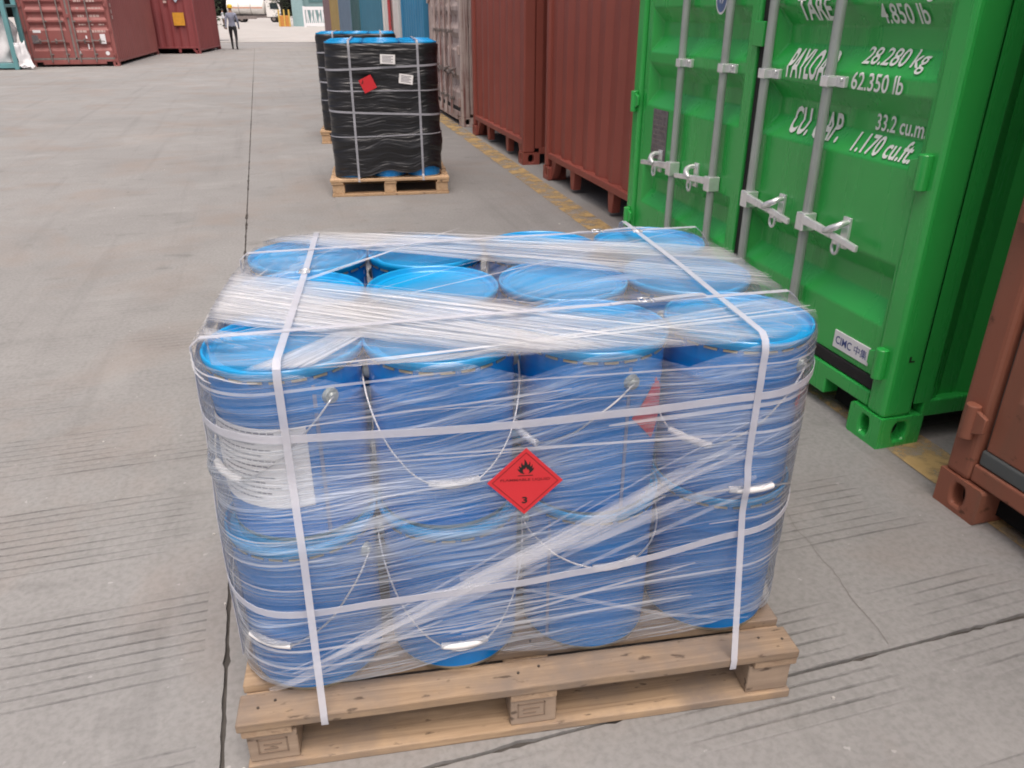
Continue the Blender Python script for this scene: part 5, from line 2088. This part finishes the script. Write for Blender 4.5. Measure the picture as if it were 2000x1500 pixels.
tag(fn, 'white railing with criss cross bars in front of the teal building', 'fence')
fw_ = simple('fence_white', (0.78, 0.78, 0.80), 0.5, var=0.03)
for x in (0.08, 2.9):
    b = MB()
    b.box(x - 0.10, x + 0.10, -0.10, 0.10, 0, 2.05)
    b.build('post', fw_, fn)
for z in (0.25, 1.85):
    b = MB()
    b.box(0.185, 2.795, -0.05, 0.05, z - 0.16, z + 0.16)
    b.build('rail', fw_, fn)
for k in range(6):
    xa = 0.35 + k * 0.42
    for xx, dx in ((xa, 0.0 if k % 2 == 0 else 0.18), (xa + 0.21, -0.16)):
        b = MB()
        b.hexa([(xx - 0.05, -0.03, 0.411), (xx + 0.05, -0.03, 0.411), (xx + 0.05, 0.03, 0.411), (xx - 0.05, 0.03, 0.411), (xx + dx - 0.05, -0.03, 1.689), (xx + dx + 0.05, -0.03, 1.689), (xx + dx + 0.05, 0.03, 1.689), (xx + dx - 0.05, 0.03, 1.689)])
        b.build('bar', fw_, fn)
yb_ = empty('barrier_stand', (-25.6, 96.5, 0), 0.0)
tag(yb_, 'orange and yellow barrier stand by the corner of the teal building', 'barrier')
ym, om = simple('barrier_yellow', (0.62, 0.42, 0.10), 0.6), simple('barrier_orange', (0.55, 0.24, 0.06), 0.6)
b = MB()
b.box(-0.55, 0.45, -0.2, 0.2, 0, 1.15)
b.build('panel', om, yb_, bevel=0.05)
for x in (-0.6, 0.0, 0.55):
    b = MB()
    b.tube([(x, -0.25, 0), (x, -0.25, 1.75)], 0.09, 10)
    b.build('upright', ym, yb_, smooth=True, auto=50)

# ------------------------------------------------------------------ trees
leafm = NT('dark_foliage')
ln_ = leafm.noise(leafm.obj(), 1.4, 4)
leafm_c = leafm.mix(leafm.ramp(ln_, [(0.3, 0.0), (0.7, 1.0)]), (0.018, 0.032, 0.016), (0.06, 0.09, 0.035))
leafm = leafm.done(leafm.princ(leafm_c, 0.6))
bark = simple('dark_bark', (0.05, 0.042, 0.036), 0.9, var=0.3)


def tree(label, loc, h, cr, z0, seed, nleaf=2600):
    rr = random.Random(seed)
    root = empty('tree', loc, rr.uniform(0, 6))
    tag(root, label, 'tree')
    b = MB()
    b.tube([(0, 0, 0), (0.05, 0, h * 0.3), (0.0, 0.08, h * 0.6), (0.1, 0.1, h * 0.85)], [0.22, 0.17, 0.11, 0.04], 10)
    tips = []
    for k in range(9):
        a, z = rr.uniform(0, 6.28), h * rr.uniform(0.28, 0.75)
        tip = Vector((cos(a) * cr * 0.75, sin(a) * cr * 0.75, z + h * rr.uniform(0.05, 0.2)))
        b.tube([(0.03, 0.03, z), tip * 0.55 + Vector((0, 0, z * 0.42)), tip], [0.08, 0.05, 0.02], 6)
        tips.append(tip)
    b.build('trunk', bark, root, smooth=True)
    b = MB()
    cl = [(Vector((rr.uniform(-1, 1) * cr * 0.8, rr.uniform(-1, 1) * cr * 0.8, rr.uniform(z0, h))), rr.uniform(0.4, 0.9)) for _ in range(34)] + [(t_, 0.8) for t_ in tips]
    for k in range(nleaf):
        c, r_ = rr.choice(cl)
        d = Vector((rr.gauss(0, 1), rr.gauss(0, 1), rr.gauss(0, 0.8)))
        p = c + d * r_ * 0.5
        if p.z < z0 - 0.3:
            continue
        s = rr.uniform(0.08, 0.17)
        m_ = Matrix.Rotation(rr.uniform(0, 6.28), 3, 'Z') @ Matrix.Rotation(rr.uniform(-1, 1), 3, 'X')
        b.poly([p + m_ @ Vector(q) for q in ((-s, 0, 0), (0, -s * 0.45, 0.02), (s, 0, 0), (0, s * 0.45, 0.02))])
    b.build('crown', leafm, root, fix=False)


tree('dark leafy tree rising behind the maroon container', (-17.0, 47.0, 0), 5.5, 0.7, 1.0, 5)
tree('dark tree standing between the truck and the teal building', (-29.0, 108.5, 0), 6.5, 1.5, 0.7, 9)

# ------------------------------------------------------------------ small litter on the concrete
rl = random.Random(31)
b = MB()
for k in range(60):
    y = rl.uniform(1.0, 9.0)
    x = rl.uniform(-0.62, 0.62) * y * 1.05
    s = rl.uniform(0.002, 0.006)
    pts_ = [(x + s * rl.uniform(0.5, 1.2) * cos(2 * pi * q / 5), y + s * rl.uniform(0.5, 1.2) * sin(2 * pi * q / 5)) for q in range(5)]
    up = b.pts([(p[0], p[1], s * 0.7) for p in pts_])
    dn = b.pts([(x + (p[0] - x) * 1.25, y + (p[1] - y) * 1.25, -0.001) for p in pts_])
    b.face(up)
    for q in range(5):
        b.face([up[q], dn[q], dn[(q + 1) % 5], up[(q + 1) % 5]])
tag(b.build('stone_chips', simple('pale_chips', (0.45, 0.44, 0.42), 0.9, var=0.3)), kind='stuff')
